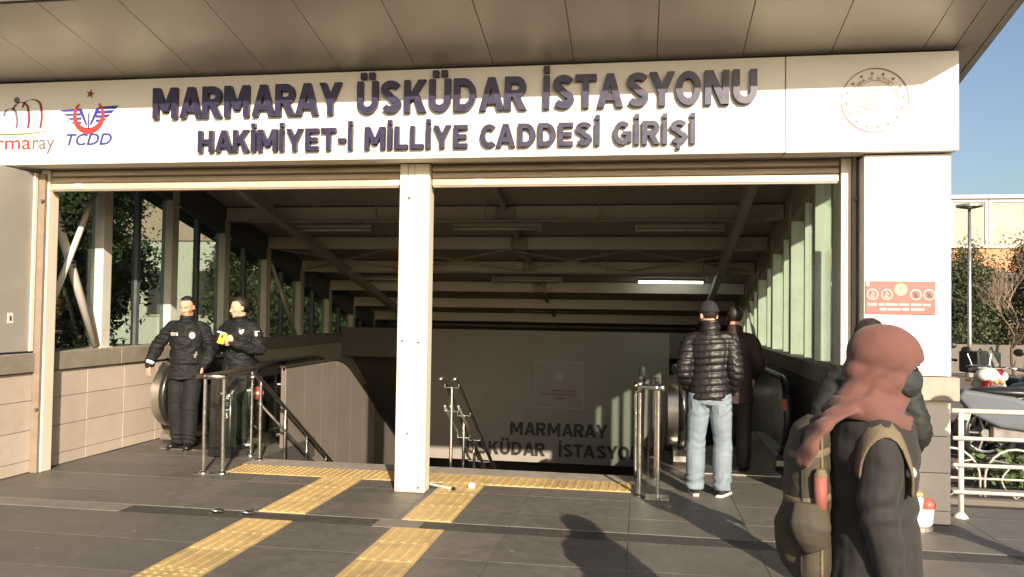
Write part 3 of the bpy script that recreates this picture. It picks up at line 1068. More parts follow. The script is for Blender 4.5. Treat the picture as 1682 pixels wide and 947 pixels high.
# soffit: separate metal panels 0.7 m wide with open joints, edge strip, roof edge
sof = MB()
along(sof, -6.74, 2.64, 5.60, 6.80, 0.03, 0.19)
along(sof, 1.99, 2.64, 6.80, 18.7, 0.03, 0.19)
along(sof, -6.74, XL - 0.27, 6.80, 18.7, 0.03, 0.19)
sof = sof.build('soffit', 'dark_joint', bld)
x = -6.18
along(MB(), -6.75, x - 0.003, 5.61, 6.79, 0.0, 0.028).build('soffit_panel', 'soffit_metal', sof, bevel=0.003)
while x < 2.40:
    xb = min(x + 0.70, 2.452)
    along(MB(), x + 0.002, xb - 0.002, 5.61, 6.79, 0.0, 0.028).build('soffit_panel', 'soffit_metal', sof, bevel=0.003)
    x = xb
    if xb > 2.45:
        break
for ya, yb in ((5.61, 6.12), (6.12, 7.6), (7.6, 10.4), (10.4, 13.2), (13.2, 16.0), (16.0, 18.7)):
    along(MB(), 2.458, 2.645, ya + 0.003, yb - 0.003, 0.0, 0.028).build('soffit_panel', 'soffit_metal', sof, bevel=0.003)
    if ya > 7:
        along(MB(), 2.0, 2.452, ya + 0.003, yb - 0.003, 0.0, 0.028).build('soffit_panel', 'soffit_metal', sof, bevel=0.003)
along(MB(), 2.0, 2.452, 6.97, 7.597, 0.0, 0.028).build('soffit_panel', 'soffit_metal', sof, bevel=0.003)
along(MB(), 2.648, 2.70, 5.53, 18.9, -0.01, 0.33).build('roof_edge', 'roof_metal', bld)
MB().box(-6.80, 2.646, 5.53, 5.567, zr(5.56) - 0.01, zr(5.56) + 0.34).build('roof_edge', 'roof_metal', bld)

# bulkhead over the stairs with its lettering
BY = 15.2
bulk = MB().box(-4.115, 0.55, BY, BY + 0.22, -1.24, 0.90).box(-4.115, 0.55, BY, BY + 0.22, 0.90, 1.27).build('bulkhead', 'bulkhead', bld)
MB().box(XL, -4.117, BY, BY + 0.22, 0.70, 1.27).build('slab_edge', 'concrete_dark', bld)
MB().box(0.552, XR, BY, BY + 0.22, 0.80, 1.27).build('slab_edge', 'concrete_dark', bld)
MB().box(XL, XR, BY + 0.221, 18.7, 1.08, 1.262).build('upper_slab', 'concrete_dark', bld)
MB().box(XL - 0.2, XR + 0.2, 18.7, 18.9, 0.0, 1.7).build('end_wall', 'bulkhead', bld)
a, b_ = on_y(838, 713, BY), on_y(998, 713, BY)
letters('MARMARAY', a.x, b_.x, a.z, 0.247, BY - 0.022, 0.02, 'bulk_letter', bulk)
a, b_ = on_y(766, 743, BY), on_y(1074, 747, BY)
letters('ÜSKÜDAR  İSTASYONU', a.x, b_.x, a.z, 0.247, BY - 0.022, 0.02, 'bulk_letter', bulk)
a, b_ = on_y(880, 594, BY), on_y(957, 670, BY)
pl = MB().box(a.x, b_.x, BY - 0.02, BY - 0.001, b_.z, a.z).build('wall_plate', 'bulk_plate', bulk)
w = 0.022
MB().box(a.x - w, b_.x + w, BY - 0.035, BY - 0.001, a.z, a.z + w).box(a.x - w, b_.x + w, BY - 0.035, BY - 0.001, b_.z - w, b_.z).box(
    a.x - w, a.x, BY - 0.035, BY - 0.001, b_.z, a.z).box(b_.x, b_.x + w, BY - 0.035, BY - 0.001, b_.z, a.z).build('plate_frame', 'bulk_frame', pl)
q = MB()
for k, (f0, f1) in enumerate(((0.36, 0.86), (0.12, 0.88), (0.42, 0.62))):
    zz = b_.z + (0.36 - 0.085 * k) * (a.z - b_.z)
    q.box(a.x + f0 * (b_.x - a.x), a.x + f1 * (b_.x - a.x), BY - 0.024, BY - 0.019, zz, zz + 0.024)
q.build('plate_print', 'logo_darkred', pl)
q = MB()
cx, cz = (a.x + b_.x) / 2, b_.z + 0.68 * (a.z - b_.z)
q.prism([(cx + 0.09 * math.cos(t_ * math.pi / 8), cz + 0.09 * math.sin(t_ * math.pi / 8)) for t_ in range(16)], XZ, BY - 0.025, BY - 0.02)
q.build('plate_emblem', 'deck_paint', pl)


# ================================================================== SIGN
sg = thing('station_sign', 'long white station name sign with dark blue raised letters above the entrance', 'sign', (-2.0, 6.85, 2.98))
Z0S, Z1S = 2.975, 3.765
SY = 6.75
MB().box(-6.72, 1.157, SY, 6.955, Z0S, Z1S).build('sign_panel', 'sign_white', sg, bevel=0.004)
MB().box(1.163, 2.48, SY - 0.004, 6.955, Z0S - 0.004, Z1S).build('sign_panel', 'sign_white', sg, bevel=0.004)
LY = SY - 0.052
letters('MARMARAY ÜSKÜDAR İSTASYONU', -4.47, 0.93, 3.375, 0.285, LY, 0.045, 'navy_letter', sg, mside='letter_side')
letters('HAKİMİYET-İ MİLLİYE CADDESİ GİRİŞİ', -4.01, 0.44, 3.055, 0.198, LY, 0.045, 'navy_letter', sg, mside='letter_side')
PY = SY - 0.004             # printed emblems: thin vinyl on the panel


def arc(cx, cz, r, a0, a1, n=24):
    return [(cx + r * math.cos(a0 + (a1 - a0) * i / n), cz + r * math.sin(a0 + (a1 - a0) * i / n)) for i in range(n + 1)]


def star(cx, cz, r, rot=0.0):
    return [(cx + (r if i % 2 == 0 else r * 0.4) * math.sin(rot + i * math.pi / 5), cz + (r if i % 2 == 0 else r * 0.4) * math.cos(rot + i * math.pi / 5)) for i in range(10)]


# winged railway emblem
ex, ez = -5.155, 3.425
lg = MB().prism(star(ex + 0.01, 3.638, 0.045, 0.2), XZ, PY - 0.002, PY).build('emblem_star', 'logo_darkred', sg)
# crescent opening upwards
R1 = 0.165
o_ = arc(ex, ez, R1, math.radians(130), math.radians(410), 36)
i_ = arc(ex, ez + 0.022, R1 * 0.80, math.radians(130), math.radians(410), 36)
i_[0], i_[-1] = o_[0], o_[-1]
MB().strip(o_, i_, XZ, PY - 0.004, PY - 0.001).build('emblem_crescent', 'logo_red', sg)
q = MB()
for s_ in (-1, 1):
    for k in range(4):
        zz = 3.505 - k * 0.040 + (0.008 if s_ > 0 else -0.006)
        xo = 0.305 - k * 0.040
        xi = 0.10 - k * 0.012 if k < 3 else 0.075
        q.prism([(ex + s_ * xo, zz + s_ * 0.008), (ex + s_ * (xo - 0.03), zz - 0.022), (ex + s_ * xi, zz - 0.022), (ex + s_ * xi, zz)], XZ, PY - 0.0030, PY)
    q.prism([(ex + s_ * 0.115, 3.50), (ex + s_ * 0.075, 3.50), (ex + s_ * 0.012, 3.345), (ex + s_ * 0.030, 3.345)], XZ, PY - 0.0035, PY)
q.prism([(ex - 0.006, 3.46), (ex + 0.006, 3.46), (ex + 0.006, 3.30), (ex - 0.006, 3.30)], XZ, PY - 0.0040, PY)
q.build('emblem_wings', 'logo_blue', sg)
text_obj('TCDD', -5.145, 3.155, 0.105, PY - 0.003, 0.003, 'logo_blue', sg, 'emblem_text', width=0.475, offset=0.012, shear=0.25)
# line emblem with arches and its name, cut by the photograph's edge
q = MB()
for k, (x0, x1, zt, xe) in enumerate(((-6.06, -5.925, 3.52, -5.915), (-5.96, -5.80, 3.575, -5.80), (-5.86, -5.665, 3.60, -5.675))):
    cx_, rx_ = (x0 + x1) / 2, (x1 - x0) / 2
    pts = [(cx_ - rx_ * math.cos(i * math.pi / 12), zt - 0.075 + 0.075 * math.sin(i * math.pi / 12)) for i in range(13)]
    pts += [(x1 + 0.012 * math.sin(i / 6 * math.pi), zt - 0.075 - (zt - 0.075 - 3.325) * i / 6) for i in range(1, 7)]
    a_ = [(x_ - 0.010, z_) for x_, z_ in pts]
    b_ = [(x_ + 0.012, z_ + 0.006) for x_, z_ in pts]
    mm = MB().strip(a_, b_, XZ, PY - 0.003, PY)
    mm.build('emblem_arch', ('logo_grey', 'logo_darkred', 'logo_darkred')[k], sg)
MB().prism([(-5.925 + 0.03 * math.cos(i * 0.4488), 3.60 + 0.03 * math.sin(i * 0.4488)) for i in range(14)], XZ, PY - 0.003, PY).build('emblem_dot', 'logo_grey', sg)
MB().strip([(-6.4 + 0.06 * i, 3.30 - 0.022 * math.sin(i / 14 * math.pi)) for i in range(15)], [(-6.4 + 0.06 * i, 3.298 - 0.036 * math.sin(i / 14 * math.pi)) for i in range(15)], XZ, PY - 0.003, PY).build('emblem_line', 'logo_green', sg)
text_obj('Marma', -6.095, 3.125, 0.135, PY - 0.003, 0.003, 'logo_red', sg, 'emblem_text', width=0.67)
text_obj('ray', -5.625, 3.125, 0.135, PY - 0.003, 0.003, 'logo_grey', sg, 'emblem_text', width=0.235)

# round ministry emblem on the right panel
ex, ez, R = 1.85, 3.385, 0.262
PY2 = PY - 0.004


def ring(r0, r1, m, name, d=0.002):
    a_ = arc(ex, ez, r0, 0, 2 * math.pi, 48)
    b_ = arc(ex, ez, r1, 0, 2 * math.pi, 48)
    return MB().strip(a_, b_, XZ, PY2 - d, PY2).build(name, m, sg)


ring(R - 0.008, R, 'emblem_red', 'emblem_ring')
ring(R * 0.60, R * 0.615, 'emblem_rose', 'emblem_ring')
q = MB()
for k in range(16):
    a_ = k * math.pi / 8 + 0.1
    q.prism(star(ex + R * 0.83 * math.cos(a_), ez + R * 0.83 * math.sin(a_), 0.017), XZ, PY2 - 0.002, PY2)
tag(q.build('emblem_stars', 'emblem_red', sg), kind='stuff')
txt = 'T.C. ULAŞTIRMA VE ALTYAPI BAKANLIĞI'
dst = bmesh.new()
for i, ch in enumerate(txt):
    if ch == ' ':
        continue
    me = text_mesh(ch, 0.042, 0.0008)
    lo, hi = mbounds(me)
    a_ = math.radians(205) - (i / (len(txt) - 1)) * math.radians(230)
    me.transform(Matrix.Translation((ex, PY2 - 0.0012, ez)) @ Matrix.Rotation(-(a_ - math.pi / 2), 4, 'Y') @ Matrix.Translation((0, 0, R * 0.635)) @ TEXT_ROT @ Matrix.Translation((-(lo[0] + hi[0]) / 2, 0, 0)))
    dst.from_mesh(me)
tm = bpy.data.meshes.new('emblem_text')
dst.to_mesh(tm)
dst.free()
tm.materials.clear()
tm.materials.append(MATS['emblem_rose'])
tag(link(bpy.data.objects.new('emblem_text', tm), sg), kind='stuff')
q = MB()
for k in range(-2, 3):
    rr = 0.085
    a_ = [(ex - 0.02 + rr * math.sin(k * 0.52) * math.cos(t_), ez + 0.02 + rr * math.sin(t_)) for t_ in [(-1.3 + 2.6 * i / 10) for i in range(11)]]
    q.strip(a_, [(x_ + 0.005, z_) for x_, z_ in a_], XZ, PY2 - 0.002, PY2)
    zz = ez + 0.02 + k * 0.03
    hw = math.sqrt(max(0, rr * rr - (k * 0.03) ** 2))
    q.prism([(ex - 0.02 - hw, zz), (ex - 0.02 + hw, zz), (ex - 0.02 + hw, zz + 0.004), (ex - 0.02 - hw, zz + 0.004)], XZ, PY2 - 0.0025, PY2)
q.strip([(ex - 0.12 + 0.02 * i, ez - 0.03 - 0.04 * math.sin(i / 10 * math.pi * 0.8)) for i in range(11)], [(ex - 0.12 + 0.02 * i, ez - 0.036 - 0.05 * math.sin(i / 10 * math.pi * 0.8)) for i in range(11)], XZ, PY2 - 0.003, PY2)
q.build('emblem_globe', 'emblem_rose', sg)

# ================================================================== SHUTTERS
for xa, xb, lab, sx in ((-5.772, -2.18, 'rolled-up metal shutter over the left half of the entrance', -5.47), (-1.892, 1.655, 'rolled-up metal shutter over the right half of the entrance', -1.45)):
    sh = thing('rolling_shutter', lab, 'shutter', ((xa + xb) / 2, 7.07, 2.78), group='rolling shutters of the entrance')
    for k in range(3):
        z0 = 2.838 + k * 0.066
        prof = [(7.075, z0 + 0.002), (7.045, z0 + 0.012), (7.036, z0 + 0.033), (7.045, z0 + 0.054), (7.075, z0 + 0.064), (7.085, z0 + 0.064), (7.085, z0 + 0.002)]
        MB().prism(prof, YZ, xa + 0.01, xb - 0.01).build('slat', 'shutter_paint', sh)
    bb = MB().box(xa + 0.012, xb - 0.012, 7.028, 7.09, 2.778, 2.836).build('bottom_bar', 'shutter_paint', sh, bevel=0.004)
    MB().box(xa + 0.02, xb - 0.02, 7.03, 7.088, 2.762, 2.777).build('rubber_seal', 'brown_profile', sh)
    MB().box(sx - 0.04, sx + 0.045, 7.022, 7.027, 2.79, 2.834).build('label_plate', 'white_sticker', bb)
    if xa < -3:
        MB().box(-2.29, -2.19, 7.022, 7.027, 2.785, 2.834).build('label_plate', 'white_sticker', bb)

# ================================================================== NOTICE ON THE PILLAR
a, b_ = on_y(1422, 461, 6.81), on_y(1537, 517, 6.81)
nt_ = thing('notice_board', 'red rectangular safety notice with round pictograms on the white pillar', 'notice', ((a.x + b_.x) / 2, 6.82, b_.z))
MB().box(a.x, b_.x, 6.812, 6.821, b_.z, a.z).build('plate', 'notice_red', nt_, bevel=0.002)
W_, H_ = b_.x - a.x, a.z - b_.z


def disc(cx, cz, r, m, name, d0, d1, par, n=20):
    return MB().prism([(cx + r * math.cos(2 * math.pi * i / n), cz + r * math.sin(2 * math.pi * i / n)) for i in range(n)], XZ, d0, d1).build(name, m, par)


for u, v, m in ((0.10, 0.60, 'n'), (0.305, 0.60, 'n'), (0.505, 0.75, 'y'), (0.72, 0.60, 'n'), (0.91, 0.60, 'n')):
    cx, cz = a.x + u * W_, b_.z + v * H_
    r = 0.044 if m == 'n' else 0.048
    p = disc(cx, cz, r, 'notice_pale' if m == 'n' else 'notice_yellow', 'pictogram', 6.8095, 6.8119, nt_)
    if m == 'n':
        disc(cx, cz, r * 0.80, 'notice_red', 'pictogram_field', 6.8080, 6.8094, p)
        MB().prism([(cx - 0.016, cz - 0.024), (cx + 0.018, cz - 0.024), (cx + 0.012, cz + 0.004), (cx - 0.004, cz + 0.022), (cx - 0.014, cz + 0.010)], XZ, 6.8065, 6.8079).build('pictogram_figure', 'notice_pale' if u < 0.5 else 'notice_dark', p)
        MB().prism([(cx - 0.028, cz + 0.022), (cx - 0.022, cz + 0.028), (cx + 0.028, cz - 0.022), (cx + 0.022, cz - 0.028)], XZ, 6.8050, 6.8064).build('pictogram_bar', 'notice_dark', p)
    else:
        MB().box(cx - 0.005, cx + 0.005, 6.8080, 6.8094, cz - 0.006, cz + 0.028).build('pictogram_figure', 'notice_dark', p)
        disc(cx, cz - 0.018, 0.006, 'notice_dark', 'pictogram_figure', 6.8080, 6.8094, p, 10)
q = MB()
for z_, segs in ((0.26, ((0.03, 0.16), (0.19, 0.27), (0.29, 0.46), (0.48, 0.62), (0.65, 0.80), (0.82, 0.93))), (0.12, ((0.20, 0.30), (0.32, 0.50), (0.52, 0.62), (0.65, 0.84)))):
    for u0, u1 in segs:
        q.box(a.x + u0 * W_, a.x + u1 * W_, 6.8102, 6.8118, b_.z + z_ * H_, b_.z + z_ * H_ + 0.018)
q.build('text_lines', 'notice_pale', nt_)
MB().box(a.x + 0.006, a.x + 0.03, 6.8102, 6.8118, a.z - 0.035, a.z - 0.006).build('corner_mark', 'white_sticker', nt_)

# ================================================================== CEILING LIGHTS
def ceiling_light(px0, px1, py, Y, label, lit=False):
    a, b_ = on_y(px0, py, Y), on_y(px1, py, Y)
    z = a.z
    t = thing('ceiling_light', label, 'light', ((a.x + b_.x) / 2, Y, z), group='tube lights under the roof beams')
    MB().box(a.x, b_.x, Y - 0.06, Y + 0.06, z + 0.035, z + 0.085).build('housing', 'fixture', t, bevel=0.004)
    MB().tube([(a.x + 0.04, Y, z + 0.012), (b_.x - 0.04, Y, z + 0.012)], 0.019, 10).build('tube', 'tube_lit' if lit else 'tube_off', t, smooth=True)
    for xx in (a.x + 0.005, b_.x - 0.035):
        MB().box(xx, xx + 0.03, Y - 0.03, Y + 0.03, z - 0.014, z + 0.034).build('lamp_holder', 'fixture', t)
    for xx in (a.x + 0.15, b_.x - 0.15):
        MB().tube([(xx, Y, z + 0.08), (xx, Y, zr(Y) + 0.20)], 0.008, 6).build('hanger', 'dark_joint', t)


ceiling_light(478, 612, 379, 11.0, 'unlit tube light under the roof, left of the centre post, nearest row')
ceiling_light(745, 890, 377, 11.0, 'unlit tube light under the roof, nearest row, right beside the centre post')
ceiling_light(1043, 1190, 379, 11.0, 'unlit tube light under the roof, nearest row, farthest right')
ceiling_light(575, 688, 459, 14.2, 'unlit tube light in the second row, partly behind the centre post')
ceiling_light(808, 925, 461, 14.2, 'unlit tube light in the second row, left of the lit one')
ceiling_light(1045, 1158, 464, 14.2, 'the only lit tube light, glowing white under the dark roof', True)
ceiling_light(600, 690, 510, 17.2, 'unlit tube light in the far row, by the left columns')
ceiling_light(845, 948, 511, 17.2, 'unlit tube light in the far row, above the wall plate')
ceiling_light(1043, 1140, 513, 17.2, 'unlit tube light in the far row, behind the man in the puffer jacket')

# ================================================================== ESCALATORS
def esc_paths():
    top, bot = [], []
    for i in range(9):
        pass
    ys_ = [9.0, 9.5, 10.0, 10.4, 10.6, 10.85, 11.1, 12.0, 13.5, 15.0, 17.5]
    for y_ in ys_:
        if y_ <= 10.4:
            dz = 0.0
        elif y_ < 11.1:
            u = (y_ - 10.4) / 0.7
            dz = 0.577 * 0.7 * u * u / 2
        else:
            dz = 0.577 * (y_ - 10.75)
        top.append((y_, 0.98 - dz))
        bot.append((y_, 0.17 - dz))
    return top, bot


def escalator(xa, xb, label, wall_side):
    t = thing('escalator', label, 'escalator', ((xa + xb) / 2, 8.6, 0), group='escalators beside the stairs')
    top, bot = esc_paths()
    nose = [(9.0 + 0.40 * math.cos(a_), 0.58 + 0.40 * math.sin(a_)) for a_ in [math.radians(270 - 180 * i / 16) for i in range(17)]]
    for xc in (xa, xb):
        out = -1 if xc == xa else 1
        pn = MB()
        inner = [(9.0 + 0.37 * math.cos(a_), 0.58 + 0.37 * math.sin(a_)) for a_ in [math.radians(270 - 180 * i / 16) for i in range(17)]]
        pn.prism(inner, YZ, xc - 0.018, xc + 0.018)
        pn.strip([(y_, z_ - 0.03) for y_, z_ in top], [(y_, z_ + 0.0) for y_, z_ in bot], YZ, xc - 0.018, xc + 0.018)
        pn.build('balustrade', 'black_panel', t)
        path = nose + top[1:]
        hr = MB().tube([(xc, y_, z_) for y_, z_ in path], (0.042, 0.024), 10, side=(1, 0, 0))
        hr.build('handrail', 'black_rubber', t, smooth=True)
        gd = [(9.0 + 0.372 * math.cos(a_), 0.58 + 0.372 * math.sin(a_)) for a_ in [math.radians(270 - 180 * i / 16) for i in range(17)]]
        MB().tube([(xc, y_, z_) for y_, z_ in gd] + [(xc, y_, z_ - 0.03) for y_, z_ in top[1:]], (0.030, 0.008), 6, side=(1, 0, 0)).build('handrail_guide', 'steel_brushed', t)
        # steel skirt with rounded front
        sk = MB()
        fr = [(8.86, 0.0), (8.74, 0.06), (8.74, 0.12), (8.80, 0.165)]
        sk.prism(fr + [(9.0, 0.17), (9.0, 0.0)], YZ, xc - 0.09, xc + 0.09)
        sk.strip(bot, [(y_, z_ - 0.30 if y_ > 10.2 else 0.0) for y_, z_ in bot], YZ, xc - 0.09, xc + 0.09)
        sk.build('skirt', 'steel_brushed', t)
        # curved steel newel cover on the outer side
        a_o = [(9.0 + 0.385 * math.cos(a_), 0.58 + 0.385 * math.sin(a_)) for a_ in [math.radians(262 - 165 * i / 14) for i in range(15)]]
        a_i = [(9.0 + 0.30 * math.cos(a_), 0.58 + 0.30 * math.sin(a_)) for a_ in [math.radians(262 - 165 * i / 14) for i in range(15)]]
        if out < 0:
            autosmooth(MB().strip(a_o, a_i, YZ, xc - 0.155, xc - 0.047).build('newel_cover', 'steel_brushed', t))
    MB().box(xa + 0.09, xb - 0.09, 8.45, 9.9, 0.003, 0.012).build('landing_plate', 'steel_brushed', t)
    for k in range(14):
        MB().box(xa + 0.10, xb - 0.10, 8.5 + k * 0.1, 8.53 + k * 0.1, 0.0125, 0.015).build('plate_rib', 'black_rubber', t)
    stm = MB().box(xa + 0.10, xb - 0.10, 0, 0.41, -0.24, 0).mesh('escalator_step', 'galv', bevel=0.004)
    for k in range(18):
        o = bpy.data.objects.new('escalator_step', stm)
        z_ = -0.01 - (0.0 if k == 0 else 0.231 * (k - 0.6) if k > 1 else 0.06)
        o.location = (0, 9.92 + 0.40 * k, z_)
        link(o, t)
    return t


e1 = escalator(-5.52, -4.44, 'dark escalator on the left, its rounded steel end behind the policemen', 'l')
e2 = escalator(0.46, 1.52, 'dark escalator on the right behind the man in jeans', 'r')
# stickers
q = MB()
q.prism([(8.80, 0.50), (8.80, 0.53), (8.92, 0.57), (8.88, 0.52)], YZ, -4.418, -4.4165)
q.build('sticker', 'white_sticker', e1)
nb = MB()
cx, cy, cz = -4.30, 9.02, 0.60
st = disc(-4.33, 0.66, 0.075, 'notice_red', 'no_entry_sticker', 8.615, 8.618, e1)
MB().box(-4.375, -4.285, 8.612, 8.6148, 0.645, 0.675).build('sticker_bar', 'white_sticker', st)
for z_, ch in ((0.585, 'C'), (0.51, 'C'), (0.425, 'B')):
    text_obj(ch, -4.47, z_, 0.06, 8.17, 0.002, 'white_sticker', e1, 'sticker_letter', offset=0.01)
q = MB().prism([(-4.54, 0.70), (-4.48, 0.675), (-4.42, 0.70), (-4.38, 0.735), (-4.42, 0.66), (-4.48, 0.648)], XZ, 8.17, 8.172)
q.build('sticker_mark', 'white_sticker', e1)
# thin dark stand panel that carries the stickers
MB().box(-4.66, -4.35, 8.174, 8.19, 0.10, 0.86).build('stand_panel', 'black_panel', e1, bevel=0.003)
MB().tube([(-4.415, 8.165, 0.0), (-4.415, 8.165, 0.82)], 0.010, 8).build('stand_pole', 'steel', e1, smooth=True)
MB().box(-4.66, -4.35, 8.14, 8.22, 0.0, 0.10).build('stand_foot', 'black_rubber', e1, bevel=0.01)
MB().box(1.46, 1.50, 8.58, 8.60, 0.66, 0.78).build('no_entry_sticker', 'notice_red', e2)

# cladding between escalators and stairs: upright panels under a rounded top
for X0, X1, nm in ((-4.165, -4.115, 'l'), (0.015, 0.06, 'r')):
    cl = MB().strip([(8.20, -0.06), (8.86, -0.06), (8.862, 0.90), (10.4, 0.90), (11.0, 0.74), (12.1, 0.11), (14, -0.98), (17.5, -3.0)],
                    [(8.20, -5), (8.86, -5), (8.862, -5), (10.4, -5), (11.0, -5), (12.1, -5), (14, -6), (17.5, -8)], YZ, X0 + 0.005, X1 - 0.004).build('stair_side', 'concrete_dark', bld)
    y = 8.87
    while y < 12.1:
        yb = min(y + 0.54, 12.1)

        def tz(yy):
            if yy <= 10.35:
                return 0.925
            u = yy - 10.35
            return 0.925 - (0.577 * u * u / 1.4 if u < 0.7 else 0.577 * (u - 0.35))
        n = 6
        us = [y + 0.002 + (yb - y - 0.004) * i / n for i in range(n + 1)]
        MB().strip([(u, tz(u)) for u in us], [(u, -3.0) for u in us], YZ, (X1 - 0.003) if nm == 'l' else (X0 - 0.009), (X1 + 0.010) if nm == 'l' else (X0 + 0.004)).build('side_panel', 'cladding', cl)
        y = yb
    cp = [(8.86, 0.935)] + [(8.86 + 0.2 * i, tz(8.86 + 0.2 * i) + 0.01) for i in range(1, 30)]
    MB().tube([((X0 + X1) / 2, a_, c_ + 0.012) for a_, c_ in cp], (0.045, 0.014), 8, side=(1, 0, 0)).build('top_trim', 'dark_rail', cl)

# ================================================================== RAILINGS
RAKE = -0.607


def post_(q_name, x, y, z0, z1, par, r=0.018, flange=True):
    MB().tube([(x, y, z0), (x, y, z1)], r, 12).build('post', 'steel', par, smooth=False)
    if flange:
        MB().tube([(x, y, z0 + 0.001), (x, y, z0 + 0.012), (x, y, z0 + 0.03)], [0.05, 0.05, 0.024], 14).build('flange', 'steel', par)


r1 = thing('guard_rail', 'stainless guard rail with dark top bar between the policemen and the stairs', 'railing', (-4.2, 7.9, 0), group='stainless railings')
for x, y in ((-4.24, 7.34), (-4.24, 8.31), (-4.24, 9.06), (-4.05, 7.36)):
    post_('', x, y, 0.0, 0.93, r1)
MB().tube([(-4.24, 7.30, 0.955), (-4.24, 9.12, 0.985)], (0.034, 0.026), 12, side=(1, 0, 0)).build('top_bar', 'dark_rail', r1, smooth=True)
MB().tube([(-4.34, 7.34, 0.955), (-4.03, 7.35, 0.955)], 0.028, 14).build('cross_bar', 'steel', r1, smooth=True)
for y in (8.31, 9.06):
    for z in (0.12, 0.72):
        MB().tube([(-4.25, y - 0.005, z), (-4.29, y - 0.03, z)], 0.02, 8).build('glass_clamp', 'steel', r1)
MB().box(-4.285, -4.275, 7.45, 9.0, 0.08, 0.86).build('glass_panel', 'rail_glass', r1)
MB().box(-4.32, -4.0, 7.28, 7.42, 0.0005, 0.006).build('base_plate', 'steel_brushed', r1)


def stair_rail(x, y0, y1, label, ztop=0.93, start=None, double=False, gx=0.0):
    t = thing('stair_handrail', label, 'railing', (x, y0, 0), group='stainless railings')
    zz = lambda yy: ztop + RAKE * max(0, yy - y0)
    xs_ = (x - 0.075, x + 0.075) if double else (x,)
    for xx in xs_:
        MB().tube([(xx, y0 - 0.10, zz(y0) - 0.03), (xx, y0, zz(y0)), (xx, y1, zz(y1))], 0.022, 12).build('handrail', 'steel_brushed', t, smooth=True)
        MB().tube([(xx, y0 + 0.1, zz(y0 + 0.1) - 0.26), (xx, y1, zz(y1) - 0.26)], 0.016, 10).build('lower_rail', 'steel_brushed', t, smooth=True)
    y = y0 + 0.12
    while y < y1:
        fl = -0.17 * max(0, math.floor((y - STAIR_Y) / 0.28) + 1) if y > STAIR_Y else 0
        post_('', x, y, fl, zz(y) - 0.05, t)
        if double:
            MB().tube([(x - 0.075, y, zz(y)), (x - 0.075, y, zz(y) - 0.06), (x + 0.075, y, zz(y) - 0.06), (x + 0.075, y, zz(y))], 0.010, 8).build('bracket', 'steel', t)
            MB().tube([(x - 0.075, y, zz(y) - 0.26), (x - 0.075, y, zz(y) - 0.31), (x + 0.075, y, zz(y) - 0.31), (x + 0.075, y, zz(y) - 0.26)], 0.010, 8).build('bracket', 'steel', t)
        else:
            MB().tube([(x, y, zz(y) - 0.07), (x, y, zz(y) - 0.01)], 0.012, 8).build('bracket', 'steel', t)
        y += 0.62
    return t


stair_rail(-4.03, 7.98, 13.2, 'stainless stair handrail along the left side of the stairs')
stair_rail(-1.97, 8.2, 13.2, 'double stainless handrail down the middle of the stairs behind the centre post', double=True, ztop=0.95)
r2 = thing('guard_rail', 'short stainless guard rail beside the man in jeans', 'railing', (0.1, 7.3, 0), group='stainless railings')
for x, y in ((0.01, 7.30), (0.17, 7.22), (0.17, 8.10), (0.01, 8.06)):
    post_('', x, y, 0.0, 0.96, r2, 0.019)
MB().tube([(0.01, 7.30, 0.93), (0.01, 7.30, 0.97), (0.03, 7.29, 0.985), (0.15, 7.23, 0.985), (0.17, 7.22, 0.97)], 0.026, 12).build('cross_bar', 'steel', r2, smooth=True)
MB().tube([(0.01, 7.30, 1.0), (0.01, 8.10, 1.0)], (0.026, 0.02), 12, side=(1, 0, 0)).build('top_bar', 'steel_brushed', r2, smooth=True)
MB().tube([(0.17, 7.22, 0.985), (0.17, 8.20, 0.985)], (0.026, 0.02), 12, side=(1, 0, 0)).build('top_bar', 'steel_brushed', r2, smooth=True)
MB().sphere((0.20, 7.205, 0.985), 0.036, seg=12, ring=8).build('end_cap', 'steel', r2, smooth=True)
MB().box(0.085, 0.095, 7.30, 8.05, 0.08, 0.90).build('glass_panel', 'rail_glass', r2)
MB().box(0.06, 0.27, 7.15, 7.29, 0.0005, 0.028).build('base_plate', 'steel_brushed', r2, bevel=0.004)
stair_rail(0.0 - 0.03, 8.3, 13.2, 'stainless stair handrail along the right side of the stairs')


# ================================================================== OUTSIDE, RIGHT OF THE PILLAR
fence = thing('pedestrian_barrier', 'white tubular pedestrian barrier beside the pillar, bikes behind it', 'railing', (4.2, 7.12, 0))
for xx in (2.63, 4.35, 6.07):
    MB().tube([(xx, 7.12, 0.0), (xx, 7.12, 0.885)], 0.021, 12).build('post', 'rail_white', fence, smooth=True)
    MB().tube([(xx, 7.12, 0.001), (xx, 7.12, 0.012), (xx, 7.12, 0.04)], [0.055, 0.05, 0.026], 14).build('flange', 'rail_white', fence)
for zz in (0.875, 0.655, 0.435, 0.215):
    MB().tube([(2.56, 7.09 if zz < 0.8 else 7.12, zz), (6.2, 7.09 if zz < 0.8 else 7.12, zz)], 0.022 if zz > 0.8 else 0.017, 12).build('rail', 'rail_white', fence, smooth=True)

